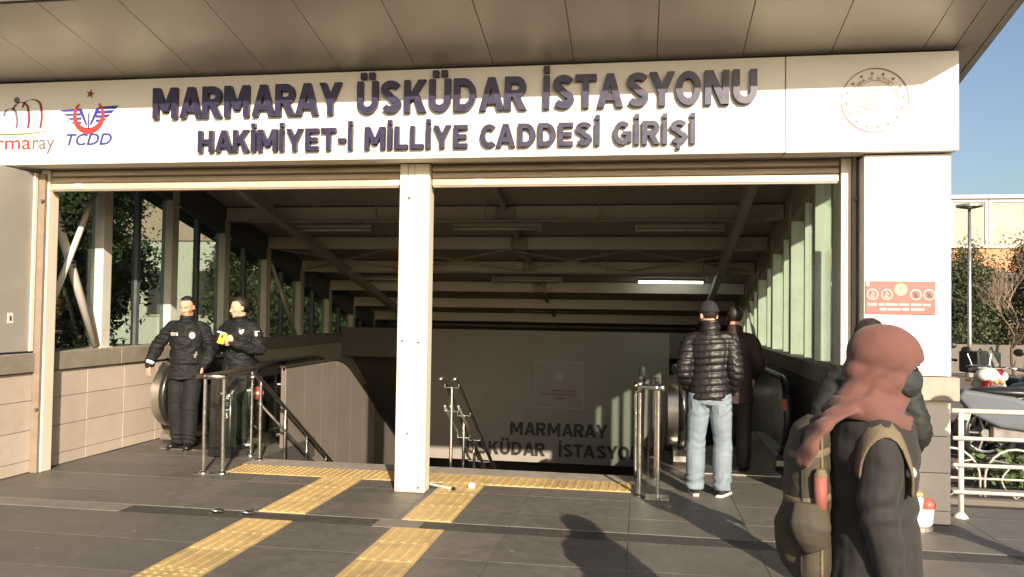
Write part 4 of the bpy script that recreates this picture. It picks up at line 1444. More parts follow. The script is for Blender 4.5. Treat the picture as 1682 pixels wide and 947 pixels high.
# planting bed with a low hoop fence
bed = MB()
n = 26
for i in range(n + 1):
    for j in range(7):
        x_, y_ = 2.55 + i * (6.0 / n), 7.74 + j * 0.25
        bed.v.append((x_, y_, 0.03 + 0.05 * noise.noise(Vector((x_ * 2, y_ * 2, 0)))))
for i in range(n):
    for j in range(6):
        a = i * 7 + j
        bed.f.append((a, a + 7, a + 8, a + 1))
tag(bed.build('planting_bed', 'soil', smooth=True), kind='structure')
kerb = tag(MB().box(2.5, 8.6, 7.62, 7.735, -0.01, 0.045).build('kerb', 'concrete_dark', bevel=0.01), kind='structure')
hoop = thing('garden_fence', 'low wrought iron hoop fence behind the white barrier rails', 'fence', (4.6, 7.80, 0))
for k in range(7):
    cx = 2.78 + k * 0.56
    MB().tube([(cx - 0.26, 7.80, 0.02)] + [(cx - 0.26 * math.cos(a_), 7.80, 0.20 + 0.27 * math.sin(a_)) for a_ in [i * math.pi / 12 for i in range(13)]] + [(cx + 0.26, 7.80, 0.02)], 0.011, 6).build('hoop', 'hoop_iron', hoop, smooth=True)
    for s_ in (-1, 1):
        MB().tube([(cx, 7.80, 0.03)] + [(cx + s_ * 0.12 * math.sin(i * 0.5), 7.80, 0.03 + 0.05 * i) for i in range(1, 7)] + [(cx + s_ * 0.2, 7.80, 0.37)], 0.008, 6).build('scroll', 'hoop_iron', hoop, smooth=True)
MB().tube([(2.5, 7.80, 0.10), (6.6, 7.80, 0.10)], 0.012, 6).build('rail', 'hoop_iron', hoop)
MB().tube([(2.5, 7.80, 0.20), (6.6, 7.80, 0.20)], 0.010, 6).build('rail', 'hoop_iron', hoop)


def leaf_cloud(pts, size, m, name, parent, seed=0, flat=0.5):
    """many small two-triangle leaves at pts (N x 3 array)"""
    rg = np.random.default_rng(seed)
    n = len(pts)
    d = rg.normal(size=(n, 3))
    d /= np.linalg.norm(d, axis=1)[:, None]
    e = rg.normal(size=(n, 3))
    e -= (e * d).sum(1)[:, None] * d
    e /= np.linalg.norm(e, axis=1)[:, None]
    sz = size * rg.uniform(0.6, 1.4, n)[:, None]
    v = np.empty((n, 4, 3))
    v[:, 0] = pts - d * sz
    v[:, 1] = pts + e * sz * flat + np.cross(d, e) * sz * 0.15
    v[:, 2] = pts + d * sz
    v[:, 3] = pts - e * sz * flat + np.cross(d, e) * sz * 0.15
    me = bpy.data.meshes.new(name)
    me.vertices.add(n * 4)
    me.vertices.foreach_set('co', v.reshape(-1))
    me.loops.add(n * 4)
    me.loops.foreach_set('vertex_index', np.arange(n * 4, dtype=np.int32))
    me.polygons.add(n)
    me.polygons.foreach_set('loop_start', np.arange(0, n * 4, 4, dtype=np.int32))
    me.update(calc_edges=True)
    me.materials.append(MATS[m])
    return link(bpy.data.objects.new(name, me), parent)


def clumps(rg, centre, rad, k, per, crad, conic=0.0):
    """points in k clumps spread through an ellipsoid"""
    out = []
    for i in range(k):
        p = rg.normal(size=3)
        p *= rg.uniform(0.35, 1.0) ** 0.5 / np.linalg.norm(p)
        if conic:
            f = 1 - conic * (p[2] * 0.5 + 0.5)
            p[0] *= f
            p[1] *= f
        c = np.array(centre) + p * np.array(rad)
        q = rg.normal(size=(per, 3)) * crad * rg.uniform(0.6, 1.3)
        out.append(c + q)
    return np.concatenate(out)


# plants in the bed
rg = np.random.default_rng(5)
pts = np.stack([rg.uniform(2.6, 7.5, 2600), rg.uniform(7.85, 9.0, 2600), np.abs(rg.normal(0.10, 0.09, 2600)) + 0.02], 1)
keep = np.array([noise.noise(Vector((p[0] * 1.8, p[1] * 1.8, 3))) > -0.05 for p in pts])
gc = leaf_cloud(pts[keep], 0.05, 'leaf', 'ground_cover', None, 3)
tag(gc, 'low green ground cover in the planting bed behind the barrier', 'plants', kind='stuff')


def wheel(t, c, R, ax, w=0.05):
    c = Vector(c)
    u = Vector((ax[1], -ax[0], 0)).normalized()      # rolling direction
    n_ = 22
    cir = [c + u * (R * math.cos(2 * math.pi * i / n_)) + Vector((0, 0, R * math.sin(2 * math.pi * i / n_))) for i in range(n_)]
    ty = MB().tube(cir, (w, w * 0.9), 8, side=ax, closed=True).build('wheel', 'moto_black', t, smooth=True)
    cir = [c + u * (R * 0.72 * math.cos(2 * math.pi * i / n_)) + Vector((0, 0, R * 0.72 * math.sin(2 * math.pi * i / n_))) for i in range(n_)]
    MB().tube(cir, 0.014, 6, closed=True).build('rim', 'chrome', ty)
    for k in range(6):
        a_ = k * math.pi / 3
        d = u * math.cos(a_) + Vector((0, 0, math.sin(a_)))
        MB().tube([c, c + d * R * 0.72], 0.009, 5).build('spoke', 'galv', ty)
    MB().tube([c - Vector(ax) * 0.05, c + Vector(ax) * 0.05], 0.035, 10).build('hub', 'galv', ty)


def motorbike(loc, rz, m_body, label, fairing=True, basket=False):
    """front towards local -Y"""
    t = thing('motorbike', label, 'motorbike', loc, rz, group='motorbikes parked beyond the barrier')
    t0 = thing('tmp', 'x', 'x')
    ax = (1, 0, 0)
    parts = []

    def P(mb, name, m, **k):
        o = mb.build(name, m, t, keep=False, **k)
        return o
    for yy in (-0.62, 0.62):
        R = 0.29
        n_ = 22
        cir = [(0, yy + R * math.cos(2 * math.pi * i / n_), R + 0.0 + R * 0.0 + 0.03 + R * math.sin(2 * math.pi * i / n_)) for i in range(n_)]
        w_ = P(MB().tube(cir, (0.055, 0.045), 8, side=ax, closed=True), 'wheel', 'moto_black', smooth=True)
        cir = [(0, yy + R * 0.74 * math.cos(2 * math.pi * i / n_), 0.32 + R * 0.74 * math.sin(2 * math.pi * i / n_)) for i in range(n_)]
        MB().tube(cir, 0.016, 6, closed=True).build('rim', 'chrome', w_, keep=False)
        for k in range(5):
            a_ = k * 2 * math.pi / 5
            MB().tube([(0, yy, 0.32), (0, yy + R * 0.74 * math.cos(a_), 0.32 + R * 0.74 * math.sin(a_))], 0.014, 5).build('spoke', 'galv', w_, keep=False)
        MB().tube([(-0.05, yy, 0.32), (0.05, yy, 0.32)], 0.05, 10).build('hub', 'galv', w_, keep=False)
    for s_ in (-1, 1):
        P(MB().tube([(s_ * 0.075, -0.62, 0.32), (s_ * 0.075, -0.50, 0.62), (s_ * 0.07, -0.40, 0.90)], 0.022, 8), 'fork', 'chrome', smooth=True)
    # front mudguard and leg shield / fairing
    P(MB().strip([(-0.62 + 0.35 * math.cos(a_), 0.32 + 0.35 * math.sin(a_)) for a_ in [0.5 + 0.2 * i for i in range(12)]], [(-0.62 + 0.33 * math.cos(a_), 0.32 + 0.33 * math.sin(a_)) for a_ in [0.5 + 0.2 * i for i in range(12)]], YZ, -0.06, 0.06), 'mudguard', m_body, bevel=0.0)
    if fairing:
        sh = [(-0.17, -0.46, 0.98), (0.17, -0.46, 0.98), (0.24, -0.40, 0.72), (0.17, -0.33, 0.36), (-0.17, -0.33, 0.36), (-0.24, -0.40, 0.72)]
        P(MB().add(sh + [(x_ * 0.8, y_ + 0.09, z_) for x_, y_, z_ in sh], [(0, 1, 2, 3, 4, 5), (11, 10, 9, 8, 7, 6)] + [(i, (i + 1) % 6, (i + 1) % 6 + 6, i + 6) for i in range(6)]), 'leg_shield', m_body, bevel=0.03, seg=3)
        ns = MB().sphere((0, -0.44, 0.97), (0.13, 0.13, 0.095), seg=16, ring=10)
        P(ns, 'headlight_cowl', m_body, smooth=True)
        P(MB().prism([(-0.13, 1.03), (0.13, 1.03), (0.10, 1.26), (-0.10, 1.26)], lambda u, v, d: (u, -0.50 + (v - 1.03) * 0.45 + d, v), 0, 0.006), 'windscreen', 'rail_glass')
        P(MB().sphere((0, -0.545, 0.96), (0.075, 0.045, 0.06), seg=14, ring=8), 'headlight', 'lens_clear', smooth=True)
    else:
        P(MB().sphere((0, -0.54, 0.90), (0.10, 0.08, 0.10), seg=16, ring=10), 'headlight', 'lens_clear', smooth=True)
        P(MB().sphere((0, -0.06, 0.80), (0.15, 0.27, 0.14), seg=16, ring=10), 'fuel_tank', m_body, smooth=True)
    # floor, body and tail
    P(MB().box(-0.14, 0.14, -0.34, 0.16, 0.30, 0.38), 'footboard', 'moto_black', bevel=0.015)
    tail = [(0.10, 0.36), (0.12, 0.66), (0.35, 0.76), (0.86, 0.82), (0.92, 0.72), (0.75, 0.52), (0.50, 0.40)]
    P(MB().prism(tail, YZ, -0.15, 0.15), 'body_panel', m_body, bevel=0.045, seg=3)
    P(MB().box(-0.10, 0.10, 0.22, 0.58, 0.24, 0.44), 'engine', 'galv', bevel=0.03)
    P(MB().sphere((0, 0.42, 0.80), (0.14, 0.38, 0.065), seg=16, ring=8), 'seat', 'moto_black', smooth=True)
    P(MB().box(-0.06, 0.06, 0.90, 0.94, 0.66, 0.74), 'tail_light', 'notice_red', bevel=0.01)
    P(MB().tube([(0.16, 0.18, 0.30), (0.17, 0.5, 0.30), (0.18, 0.9, 0.38)], [0.025, 0.04, 0.045], 10), 'exhaust', 'chrome', smooth=True)
    P(MB().tube([(-0.34, -0.26, 1.04), (-0.20, -0.38, 1.07), (0, -0.42, 1.05), (0.20, -0.38, 1.07), (0.34, -0.26, 1.04)], 0.014, 8), 'handlebar', 'chrome', smooth=True)
    for s_ in (-1, 1):
        P(MB().tube([(s_ * 0.27, -0.325, 1.055), (s_ * 0.37, -0.24, 1.035)], 0.02, 8), 'grip', 'moto_black')
        P(MB().tube([(s_ * 0.24, -0.35, 1.06), (s_ * 0.30, -0.36, 1.22)], 0.007, 6), 'mirror_stem', 'chrome')
        P(MB().sphere((s_ * 0.31, -0.36, 1.25), (0.065, 0.018, 0.045), seg=12, ring=8), 'mirror', 'moto_black', smooth=True)
        P(MB().sphere((s_ * 0.20, -0.50, 0.90), (0.035, 0.03, 0.025), seg=10, ring=6), 'indicator', 'tub_orange', smooth=True)
    P(MB().tube([(-0.04, 0.10, 0.32), (-0.22, 0.05, 0.02)], 0.012, 6), 'stand', 'galv')
    if basket:
        P(MB().box(-0.19, 0.19, 0.72, 1.08, 0.88, 1.18), 'top_box', 'moto_black', bevel=0.03, seg=2)
    bpy.data.objects.remove(t0)
    return t


motorbike((3.78, 10.5, 0), math.radians(58), 'moto_red', 'red motorbike behind the barrier, nearest to the pillar')
motorbike((4.42, 10.5, 0), math.radians(-52), 'moto_white', 'white-fronted motorbike parked behind the barrier beside the red one', basket=True)
motorbike((5.0, 11.2, 0), math.radians(20), 'moto_black', 'black motorbike at the right edge behind the white one', fairing=False, basket=True)
motorbike((5.5, 10.2, 0), math.radians(-15), 'moto_red', 'dark red motorbike just beyond the right edge', basket=True)
motorbike((3.35, 12.2, 0), math.radians(25), 'moto_black', 'black motorbike in the second row, nearest to the pillar', fairing=True)
motorbike((4.2, 12.6, 0), math.radians(-20), 'moto_cover', 'grey motorbike in the second row behind the white one', basket=True)
motorbike((4.55, 9.85, 0), math.radians(78), 'moto_cover', 'grey-blue motorbike parked side-on right behind the barrier', fairing=False)

# street lamp
lx, ly = 9.09, 24.0
lamp = thing('street_lamp', 'tall grey street lamp with flat disc head, right of the pillar', 'street lamp', (lx, ly, 0))
MB().tube([(lx, ly, 0), (lx, ly, 1.0), (lx, ly, 4.70)], [0.07, 0.058, 0.042], 12).build('pole', 'galv', lamp, smooth=True)
MB().tube([(lx, ly, 4.68), (lx, ly, 4.74), (lx, ly, 4.80), (lx, ly, 4.83)], [0.07, 0.34, 0.34, 0.15], 20).build('lamp_head', 'galv', lamp)
MB().tube([(lx, ly, 0), (lx, ly, 0.3)], 0.11, 12).build('base', 'galv', lamp)


def trunk_tree(name, label, loc, h, spread, m_leaf, seed, leaves=9000, size=0.10, crown=None, group=None, cat='tree', bark='bark', density=60):
    rg_ = np.random.default_rng(seed)
    t = thing(name, label, cat, loc, group=group)
    q = MB()
    L = Vector(loc)
    top = L + Vector((0.1, 0, h * 0.62))
    q.tube([L, L + Vector((0.03, 0.02, h * 0.3)), top], [0.05 * h * 0.5, 0.035 * h * 0.5, 0.012 * h * 0.5], 8)
    for k in range(9):
        a_ = k * 2.4
        s0 = L.lerp(top, 0.45 + 0.055 * k)
        e = s0 + Vector((math.cos(a_) * spread * 0.7, math.sin(a_) * spread * 0.7, h * 0.22))
        q.tube([s0, s0.lerp(e, 0.5) + Vector((0, 0, 0.1)), e], [0.018 * h * 0.5, 0.01 * h * 0.5, 0.004 * h * 0.5], 6)
    q.build('trunk', bark, t)
    c, r = crown or ((0, 0, h * 0.66), (spread, spread, h * 0.36))
    per = leaves // density
    pts_ = clumps(rg_, (L.x + c[0], L.y + c[1], L.z + c[2]), r, density, per, 0.16 * spread)
    pts_[:, 2] = np.maximum(pts_[:, 2], 0.05)
    leaf_cloud(pts_, size, m_leaf, 'crown', t, seed)
    return t


def bare_tree(label, loc, h, seed, group=None):
    rnd = random.Random(seed)
    t = thing('bare_tree', label, 'tree', loc, group=group)
    q = MB()
    twigs = MB()

    def grow(p, d, ln, r, lev):
        n_ = 4
        pts_ = [p]
        for i in range(n_):
            d = (d + Vector((rnd.uniform(-.22, .22), rnd.uniform(-.22, .22), rnd.uniform(-.02, .14)))).normalized()
            p = p + d * ln / n_
            pts_.append(p)
        (q if lev < 2 else twigs).tube(pts_, [r * (1 - 0.5 * i / n_) for i in range(n_ + 1)], 5 if lev > 1 else 7)
        if lev < 4:
            for k in range(rnd.choice((4, 5)) if lev < 3 else 5):
                s_ = pts_[rnd.choice((2, 3, 4))]
                nd = (d + Vector((rnd.uniform(-1, 1), rnd.uniform(-1, 1), rnd.uniform(-.15, .5))) * 0.8).normalized()
                grow(s_, nd, ln * rnd.uniform(0.5, 0.75), r * 0.52, lev + 1)
    grow(Vector(loc), Vector((0, 0, 1)), h * 0.34, 0.015 * h, 0)
    q.build('trunk', 'bark', t)
    tw = twigs.build('crown', 'twig', t, fixn=False)
    return t


def hedge_tree(label, x, y, h, r, m, seed, n=26000):
    t = thing('conifer', label, 'tree', (x, y, 0), group='evergreens behind the motorbikes')
    MB().tube([(x, y, 0), (x, y, h * 0.8)], [0.12, 0.03], 7).build('trunk', 'bark', t)
    rg_ = np.random.default_rng(seed)
    pts_ = clumps(rg_, (x, y, h * 0.5), (r, r, h * 0.5), 70, n // 70, r * 0.17, 0.55)
    pts_[:, 2] = np.clip(pts_[:, 2], 0.05, None)
    leaf_cloud(pts_, 0.055, m, 'crown', t, seed, 0.4)


HX = [(10.2, 27.5, 3.9, 1.5, 'leaf_dark'), (12.6, 27.2, 4.4, 1.7, 'leaf_olive'), (15.2, 28.0, 4.1, 1.8, 'leaf_dark'), (17.6, 28.5, 4.6, 1.9, 'leaf_olive'), (11.4, 29.6, 3.6, 1.6, 'leaf')]
HL = ['dark evergreen right beside the white pillar', 'olive evergreen just right of the street lamp', 'dark evergreen at the right edge of the photograph', 'tall olive evergreen beyond the right edge', 'lower green evergreen behind the street lamp']
for k, ((x_, y_, h_, r_, m_), l_) in enumerate(zip(HX, HL)):
    hedge_tree(l_, x_, y_, h_, r_, m_, 40 + k)
hb = tag(MB().box(6, 40, 25.4, 25.6, 0, 0.85)  .build('low_wall', 'concrete_dark'), 'low grey wall in front of the evergreens', 'wall')
bare_tree('leafless tree with reddish branches at the right edge', (12.9, 25.2, 0), 6.2, 3, 'bare trees on the right')
bare_tree('leafless bushy tree in front of the evergreens, low branches', (10.6, 24.8, 0), 4.4, 8, 'bare trees on the right')
bare_tree('leafless tree rising against the sky at the far right edge', (16.5, 30.0, 0), 8.4, 12, 'bare trees on the right')

# far building on the right: pale window band over an orange band
fb = thing('far_building', 'long pale building with white window frames above an orange band, behind the evergreens', 'building', (25, 46, 0))
MB().box(8, 60, 46, 58, 0, 4.1).build('lower_wall', 'far_dark', fb)
MB().box(7.9, 60, 45.9, 58, 4.101, 5.30).build('orange_band', 'far_orange', fb)
MB().box(8, 60, 46.0, 58, 5.301, 8.0).build('upper_wall', 'far_cream', fb)
MB().box(7.8, 60, 45.7, 58, 8.001, 8.18).build('roof_edge', 'far_white', fb)
k = 0
x = 8.6
while x < 40:
    fr = MB().box(x, x + 0.14, 45.86, 45.998, 5.36, 7.98).box(x + 1.76, x + 1.90, 45.86, 45.998, 5.36, 7.98).box(x + 0.14, x + 1.76, 45.86, 45.998, 5.36, 5.50).box(x + 0.14, x + 1.76, 45.86, 45.998, 7.82, 7.98).build('window', 'far_white', fb)
    MB().box(x + 0.14, x + 1.76, 45.93, 45.995, 5.5, 7.82).build('pane', 'far_glass', fr)
    x += 1.95

# ================================================================== OUTSIDE, SEEN THROUGH THE LEFT WINDOWS
LT = [(-8.9, 10.7, 6.0, 1.25, 'leaf_dark', 'dark leafy tree close outside the first left window'), (-11.2, 14.4, 5.0, 1.35, 'leaf', 'green tree outside the left windows, against the sky'),
      (-9.1, 18.3, 5.2, 1.2, 'leaf_dark', 'dark tree beyond the left windows, behind the policemen'), (-9.8, 22.5, 5.5, 1.6, 'leaf', 'green tree far behind the left columns'), (-8.6, 24.5, 4.0, 1.5, 'leaf_dark', 'low tree at the far end of the left windows')]
for k, (x_, y_, h_, s_, m_, l_) in enumerate(LT):
    trunk_tree('street_tree', l_, (x_, y_, 0), h_, s_, m_, 60 + k, leaves=24000, size=0.052, crown=((0, 0, h_ * 0.5), (s_, s_, h_ * 0.46)), group='trees left of the station')
lb = thing('white_building', 'white building with a pink storey seen through the left windows', 'building', (-22, 32, 0))
MB().box(-34, -14.5, 31, 42, 0, 4.4).build('lower_wall', 'far_white', lb)
MB().box(-34.1, -14.4, 30.9, 42, 4.401, 6.2).build('pink_storey', 'far_pink', lb)
MB().box(-34, -14.5, 31, 42, 6.201, 9.4).build('upper_wall', 'far_white', lb)
MB().box(-34.3, -14.2, 30.6, 42, 9.401, 9.7).build('roof_edge', 'far_cream', lb)
for i in range(9):
    for z0, z1 in ((1.2, 3.2), (6.7, 8.8)):
        xx = -33 + i * 2.05
        fr = MB().box(xx, xx + 1.3, 30.94, 30.999, z0, z1).build('window', 'far_cream', lb)
        MB().box(xx + 0.08, xx + 1.22, 30.92, 30.938, z0 + 0.08, z1 - 0.08).build('pane', 'far_dark', fr)

# ================================================================== SMALL THINGS ON THE GROUND
p = on_z(775, 803)
cup = MB().sphere((p.x, p.y, 0.032), (0.034, 0.03, 0.032), seg=10, ring=8)
me = cup.mesh('paper_ball', 'paper_white', smooth=False)
for v in me.vertices:
    v.co += Vector((1, 1, 1)) * 0.006 * noise.noise(v.co * 40)
tag(link(bpy.data.objects.new('paper_ball', me)), 'crumpled white paper ball on the yellow tactile paving', 'litter')
pp = thing('bent_pipe', 'short grey pipe lying at the foot of the centre post', 'pipe', (-1.85, 7.25, 0))
MB().tube([(-1.93, 7.20, 0.16), (-1.925, 7.22, 0.05), (-1.90, 7.24, 0.025), (-1.80, 7.21, 0.02), (-1.66, 7.13, 0.018)], 0.016, 8).build('pipe', 'pipe_grey', pp, smooth=True)
MB().tube([(-1.668, 7.135, 0.018), (-1.650, 7.125, 0.018)], 0.021, 8).build('end_cap', 'moto_black', pp)
tb = thing('plastic_tub', 'white plastic tub with red and orange packs against the pillar', 'tub', (2.15, 6.66, 0))
MB().tube([(2.15, 6.66, 0.03), (2.15, 6.66, 0.05), (2.15, 6.66, 0.17)], [(0.085, 0.07), (0.105, 0.08), (0.125, 0.095)], 20, side=(1, 0, 0)).build('tub', 'tub_white', tb, smooth=False, bevel=0.004)
MB().tube([(2.15, 6.66, 0.0), (2.15, 6.66, 0.029)], (0.11, 0.09), 18, side=(1, 0, 0)).build('base', 'galv', tb)
MB().sphere((2.12, 6.66, 0.205), (0.085, 0.07, 0.06), seg=14, ring=8).build('pack', 'tub_white', tb, smooth=True)
MB().sphere((2.21, 6.64, 0.195), (0.06, 0.06, 0.05), seg=14, ring=8).build('pack', 'tub_red', tb, smooth=True)
MB().box(2.03, 2.17, 6.60, 6.71, 0.262, 0.292).build('lid', 'tub_orange', tb, bevel=0.01, seg=2)


# ================================================================== PEOPLE
def soft_mesh(mb, voxel, smooth, name, m, disp=None, post=2):
    """fuse overlapping closed volumes into one continuous skin, then smooth and optionally displace it"""
    me = bpy.data.meshes.new('raw')
    me.from_pydata(mb.v, [], mb.f)
    bm = bmesh.new()
    bm.from_mesh(me)
    bmesh.ops.recalc_face_normals(bm, faces=bm.faces)
    bm.to_mesh(me)
    bm.free()
    o = bpy.data.objects.new('raw', me)
    COL.objects.link(o)
    r = o.modifiers.new('r', 'REMESH')
    r.mode = 'VOXEL'
    r.voxel_size = voxel
    if smooth:
        s = o.modifiers.new('s', 'SMOOTH')
        s.factor = 0.5
        s.iterations = smooth
    bpy.context.view_layer.update()
    out = eval_mesh(o, name)
    bpy.data.objects.remove(o)
    bpy.data.meshes.remove(me)
    if disp:
        n = len(out.vertices)
        no = np.empty(n * 3)
        out.vertices.foreach_get('normal', no)
        no = no.reshape(-1, 3)
        for i, v in enumerate(out.vertices):
            d = disp(v.co, no[i])
            v.co += Vector(no[i]) * d
    out.materials.clear()
    out.materials.append(MATS[m])
    out.polygons.foreach_set('use_smooth', [True] * len(out.polygons))
    out.update()
    return out


def cat_path(pts, n=5):
    """smooth path with radii: pts = [(pos, rx, ry)]"""
    P = [Vector(p[0]) for p in pts]
    R = [(p[1], p[2]) for p in pts]
    op, orr = [], []
    for i in range(len(P) - 1):
        p0, p1, p2, p3 = P[max(i - 1, 0)], P[i], P[i + 1], P[min(i + 2, len(P) - 1)]
        for k in range(n):
            t = k / n
            t2, t3 = t * t, t * t * t
            op.append(0.5 * ((2 * p1) + (-p0 + p2) * t + (2 * p0 - 5 * p1 + 4 * p2 - p3) * t2 + (-p0 + 3 * p1 - 3 * p2 + p3) * t3))
            s = t * t * (3 - 2 * t)
            orr.append((R[i][0] * (1 - s) + R[i + 1][0] * s, R[i][1] * (1 - s) + R[i + 1][1] * s))
    op.append(P[-1])
    orr.append(R[-1])
    return op, orr


def limb(q, pts, side=None, n=14, ends=True, sub=5):
    """tapering limb through joints [(pos, rx, ry)] with rounded ends"""
    op, orr = cat_path(pts, sub)
    q.tube(op, orr, n, side=side)
    if ends:
        q.sphere(op[0], min(orr[0]), seg=10, ring=8)
        q.sphere(op[-1], min(orr[-1]) * 0.98, seg=10, ring=8)
    return q


def fold(amp=0.006, sc=9.0, zs=1.0, seed=0.0):
    """cloth: soft swells plus sharp ridged creases that run slantwise"""
    def f(co, no):
        p = Vector((co.x * sc, co.y * sc, co.z * sc * zs + seed))
        a = noise.noise(p) + 0.4 * noise.noise(p * 2.3)
        r = Vector((co.x * sc * 0.8 + co.z * 4, co.y * sc * 0.8, co.z * sc * 1.9 + seed * 2))
        ridge = 1.0 - min(1.0, abs(noise.noise(r)) * 3.2)
        r2 = Vector((co.x * 6 - co.z * 7, co.y * 6, co.z * 13 + seed))
        ridge2 = 1.0 - min(1.0, abs(noise.noise(r2)) * 3.6)
        return amp * (0.7 * a + 0.75 * ridge + 0.55 * ridge2 - 0.5)
    return f


def hand(q, wrist, d, palm_n, sgn, curl=0.5, spread=0.12, s=1.0):
    """palm and five fingers; d points along the hand, palm_n out of the palm; sgn: thumb side (+1 along d x n)"""
    w = Vector(wrist)
    d = Vector(d).normalized()
    n = Vector(palm_n)
    n = (n - d * n.dot(d)).normalized()
    sd = d.cross(n) * sgn           # towards the thumb
    k0 = w + d * 0.085 * s
    q.tube([w - d * 0.02, w + d * 0.02 * s, w + d * 0.055 * s, k0], [(0.026, 0.02), (0.032 * s, 0.017 * s), (0.042 * s, 0.016 * s), (0.041 * s, 0.013 * s)], 12, side=sd)
    for i, (off, ln) in enumerate(((0.031, 0.072), (0.010, 0.082), (-0.011, 0.077), (-0.031, 0.060))):
        p = k0 + sd * off * s - d * 0.006
        dd = (d + sd * (off * 2.2 * spread / 0.1)).normalized()
        pts = [p]
        for seg in range(3):
            a = curl * (0.5 + 0.35 * seg)
            dd = (dd * math.cos(a) + n * math.sin(a)).normalized()
            p = p + dd * ln * s * (0.45, 0.31, 0.24)[seg]
            pts.append(p)
        q.tube(pts, [0.0098 * s, 0.0092 * s, 0.0085 * s, 0.0072 * s], 8)
        q.sphere(pts[-1], 0.0073 * s, seg=8, ring=6)
    p = w + d * 0.022 * s + sd * 0.026 * s
    td = (d * 0.75 + sd * 0.62 + n * 0.35).normalized()
    t2 = (d * 0.9 + sd * 0.2 + n * (0.35 + curl * 0.4)).normalized()
    q.tube([p - td * 0.012, p + td * 0.034 * s, p + td * 0.034 * s + t2 * 0.032 * s], [0.0135 * s, 0.0115 * s, 0.0085 * s], 8)
    q.sphere(p + td * 0.034 * s + t2 * 0.032 * s, 0.0085 * s, seg=8, ring=6)


def head_matrix(c, yaw=0.0, pitch=0.0, roll=0.0):
    return Matrix.Translation(c) @ Matrix.Rotation(yaw, 4, 'Z') @ Matrix.Rotation(pitch, 4, 'X') @ Matrix.Rotation(roll, 4, 'Y')


def head_volume(q, M, s=1.0):
    """head around its centre (eye level), facing local -Y"""
    R3 = M.to_3x3()

    def S(c, r, seg=18, ring=12):
        q.sphere(M @ (Vector(c) * s), tuple(x * s for x in r), R3, seg, ring)
    S((0, 0.012, 0.035), (0.077, 0.098, 0.092))         # cranium
    S((0, -0.020, -0.015), (0.066, 0.073, 0.080))       # face
    S((0, -0.034, -0.070), (0.050, 0.052, 0.045))       # jaw
    S((0, -0.066, -0.100), (0.022, 0.020, 0.017))       # chin
    S((0, -0.082, 0.024), (0.046, 0.016, 0.012))        # brow
    for x in (-1, 1):
        S((x * 0.040, -0.066, -0.022), (0.022, 0.020, 0.017))    # cheek bone
        S((x * 0.079, 0.012, -0.010), (0.010, 0.019, 0.030))     # ear
        S((x * 0.0115, -0.094, -0.034), (0.009, 0.011, 0.008))   # nostril
    q.tube([M @ (Vector((0, -0.080, 0.016)) * s), M @ (Vector((0, -0.095, -0.012)) * s), M @ (Vector((0, -0.106, -0.032)) * s)], [0.009 * s, 0.011 * s, 0.014 * s], 10)
    q.sphere(M @ (Vector((0, -0.103, -0.033)) * s), 0.0135 * s, seg=10, ring=8)
    S((0, -0.081, -0.062), (0.024, 0.013, 0.008))       # upper lip
    S((0, -0.079, -0.073), (0.021, 0.013, 0.008))


def face_parts(M, par, s=1.0, brow='hair_dark'):
    R3 = M.to_3x3()
    for x in (-1, 1):
        e = MB().sphere(M @ (Vector((x * 0.031, -0.079, 0.004)) * s), 0.0112 * s, R3, 12, 8).build('eye', 'eye_white', par, smooth=True, keep=False)
        MB().sphere(M @ (Vector((x * 0.031, -0.0870, 0.003)) * s), (0.006 * s, 0.004 * s, 0.006 * s), R3, 10, 6).build('iris', 'eye_dark', e, smooth=True, keep=False)
        pts = [M @ (Vector((x * (0.012 + 0.012 * i), -0.0975 + 0.004 * i + 0.0012 * i * i, 0.023 + 0.003 * i - 0.0013 * i * i)) * s) for i in range(4)]
        MB().tube(pts, [0.0035 * s, 0.0045 * s, 0.004 * s, 0.002 * s], 6).build('eyebrow', brow, par, keep=False)
    MB().tube([M @ (Vector((x, -0.0945 + abs(x) * 0.35, -0.0675)) * s) for x in (-0.022, -0.01, 0, 0.01, 0.022)], [0.002, 0.005, 0.0052, 0.005, 0.002], 6).build('lips', 'lips', par, smooth=True, keep=False)


def hair_cap(M, par, m='hair_dark', s=1.0, front=0.062, side=0.02, back=-0.07, thick=1.09, seed=1):
    """short hair: shell round the cranium, open over the face and round the ears"""
    q = MB().sphere((0, 0, 0), (1, 1, 1), None, 40, 28)
    bm = bmesh.new()
    vs = [bm.verts.new(v) for v in q.v]
    for f in q.f:
        bm.faces.new([vs[i] for i in f])
    for v in bm.verts:
        p = v.co.copy()
        yy = p.y
        # hairline height as a function of direction
        hl = front if yy < -0.45 else (side + (front - side) * max(0, (-yy - 0.05) / 0.4) if yy < -0.05 else side + (back - side) * min(1, (yy + 0.05) / 0.55))
        z = 0.035 + 0.092 * p.z
        cov = 1.0 if z > hl else 0.0
        r = thick + 0.035 * noise.noise(p * 6 + Vector((seed, 0, 0))) + 0.03 * noise.noise(p * 17) if cov else 0.80
        v.co = Vector((0.077 * p.x * r, 0.012 + 0.098 * p.y * r, 0.035 + 0.092 * p.z * r)) * s
    bmesh.ops.recalc_face_normals(bm, faces=bm.faces)
    me = bpy.data.meshes.new('hair')
    bm.to_mesh(me)
    bm.free()
    me.transform(M)
    me.polygons.foreach_set('use_smooth', [True] * len(me.polygons))
    me.materials.append(MATS[m])
    return link(bpy.data.objects.new('hair', me), par, keep=False)


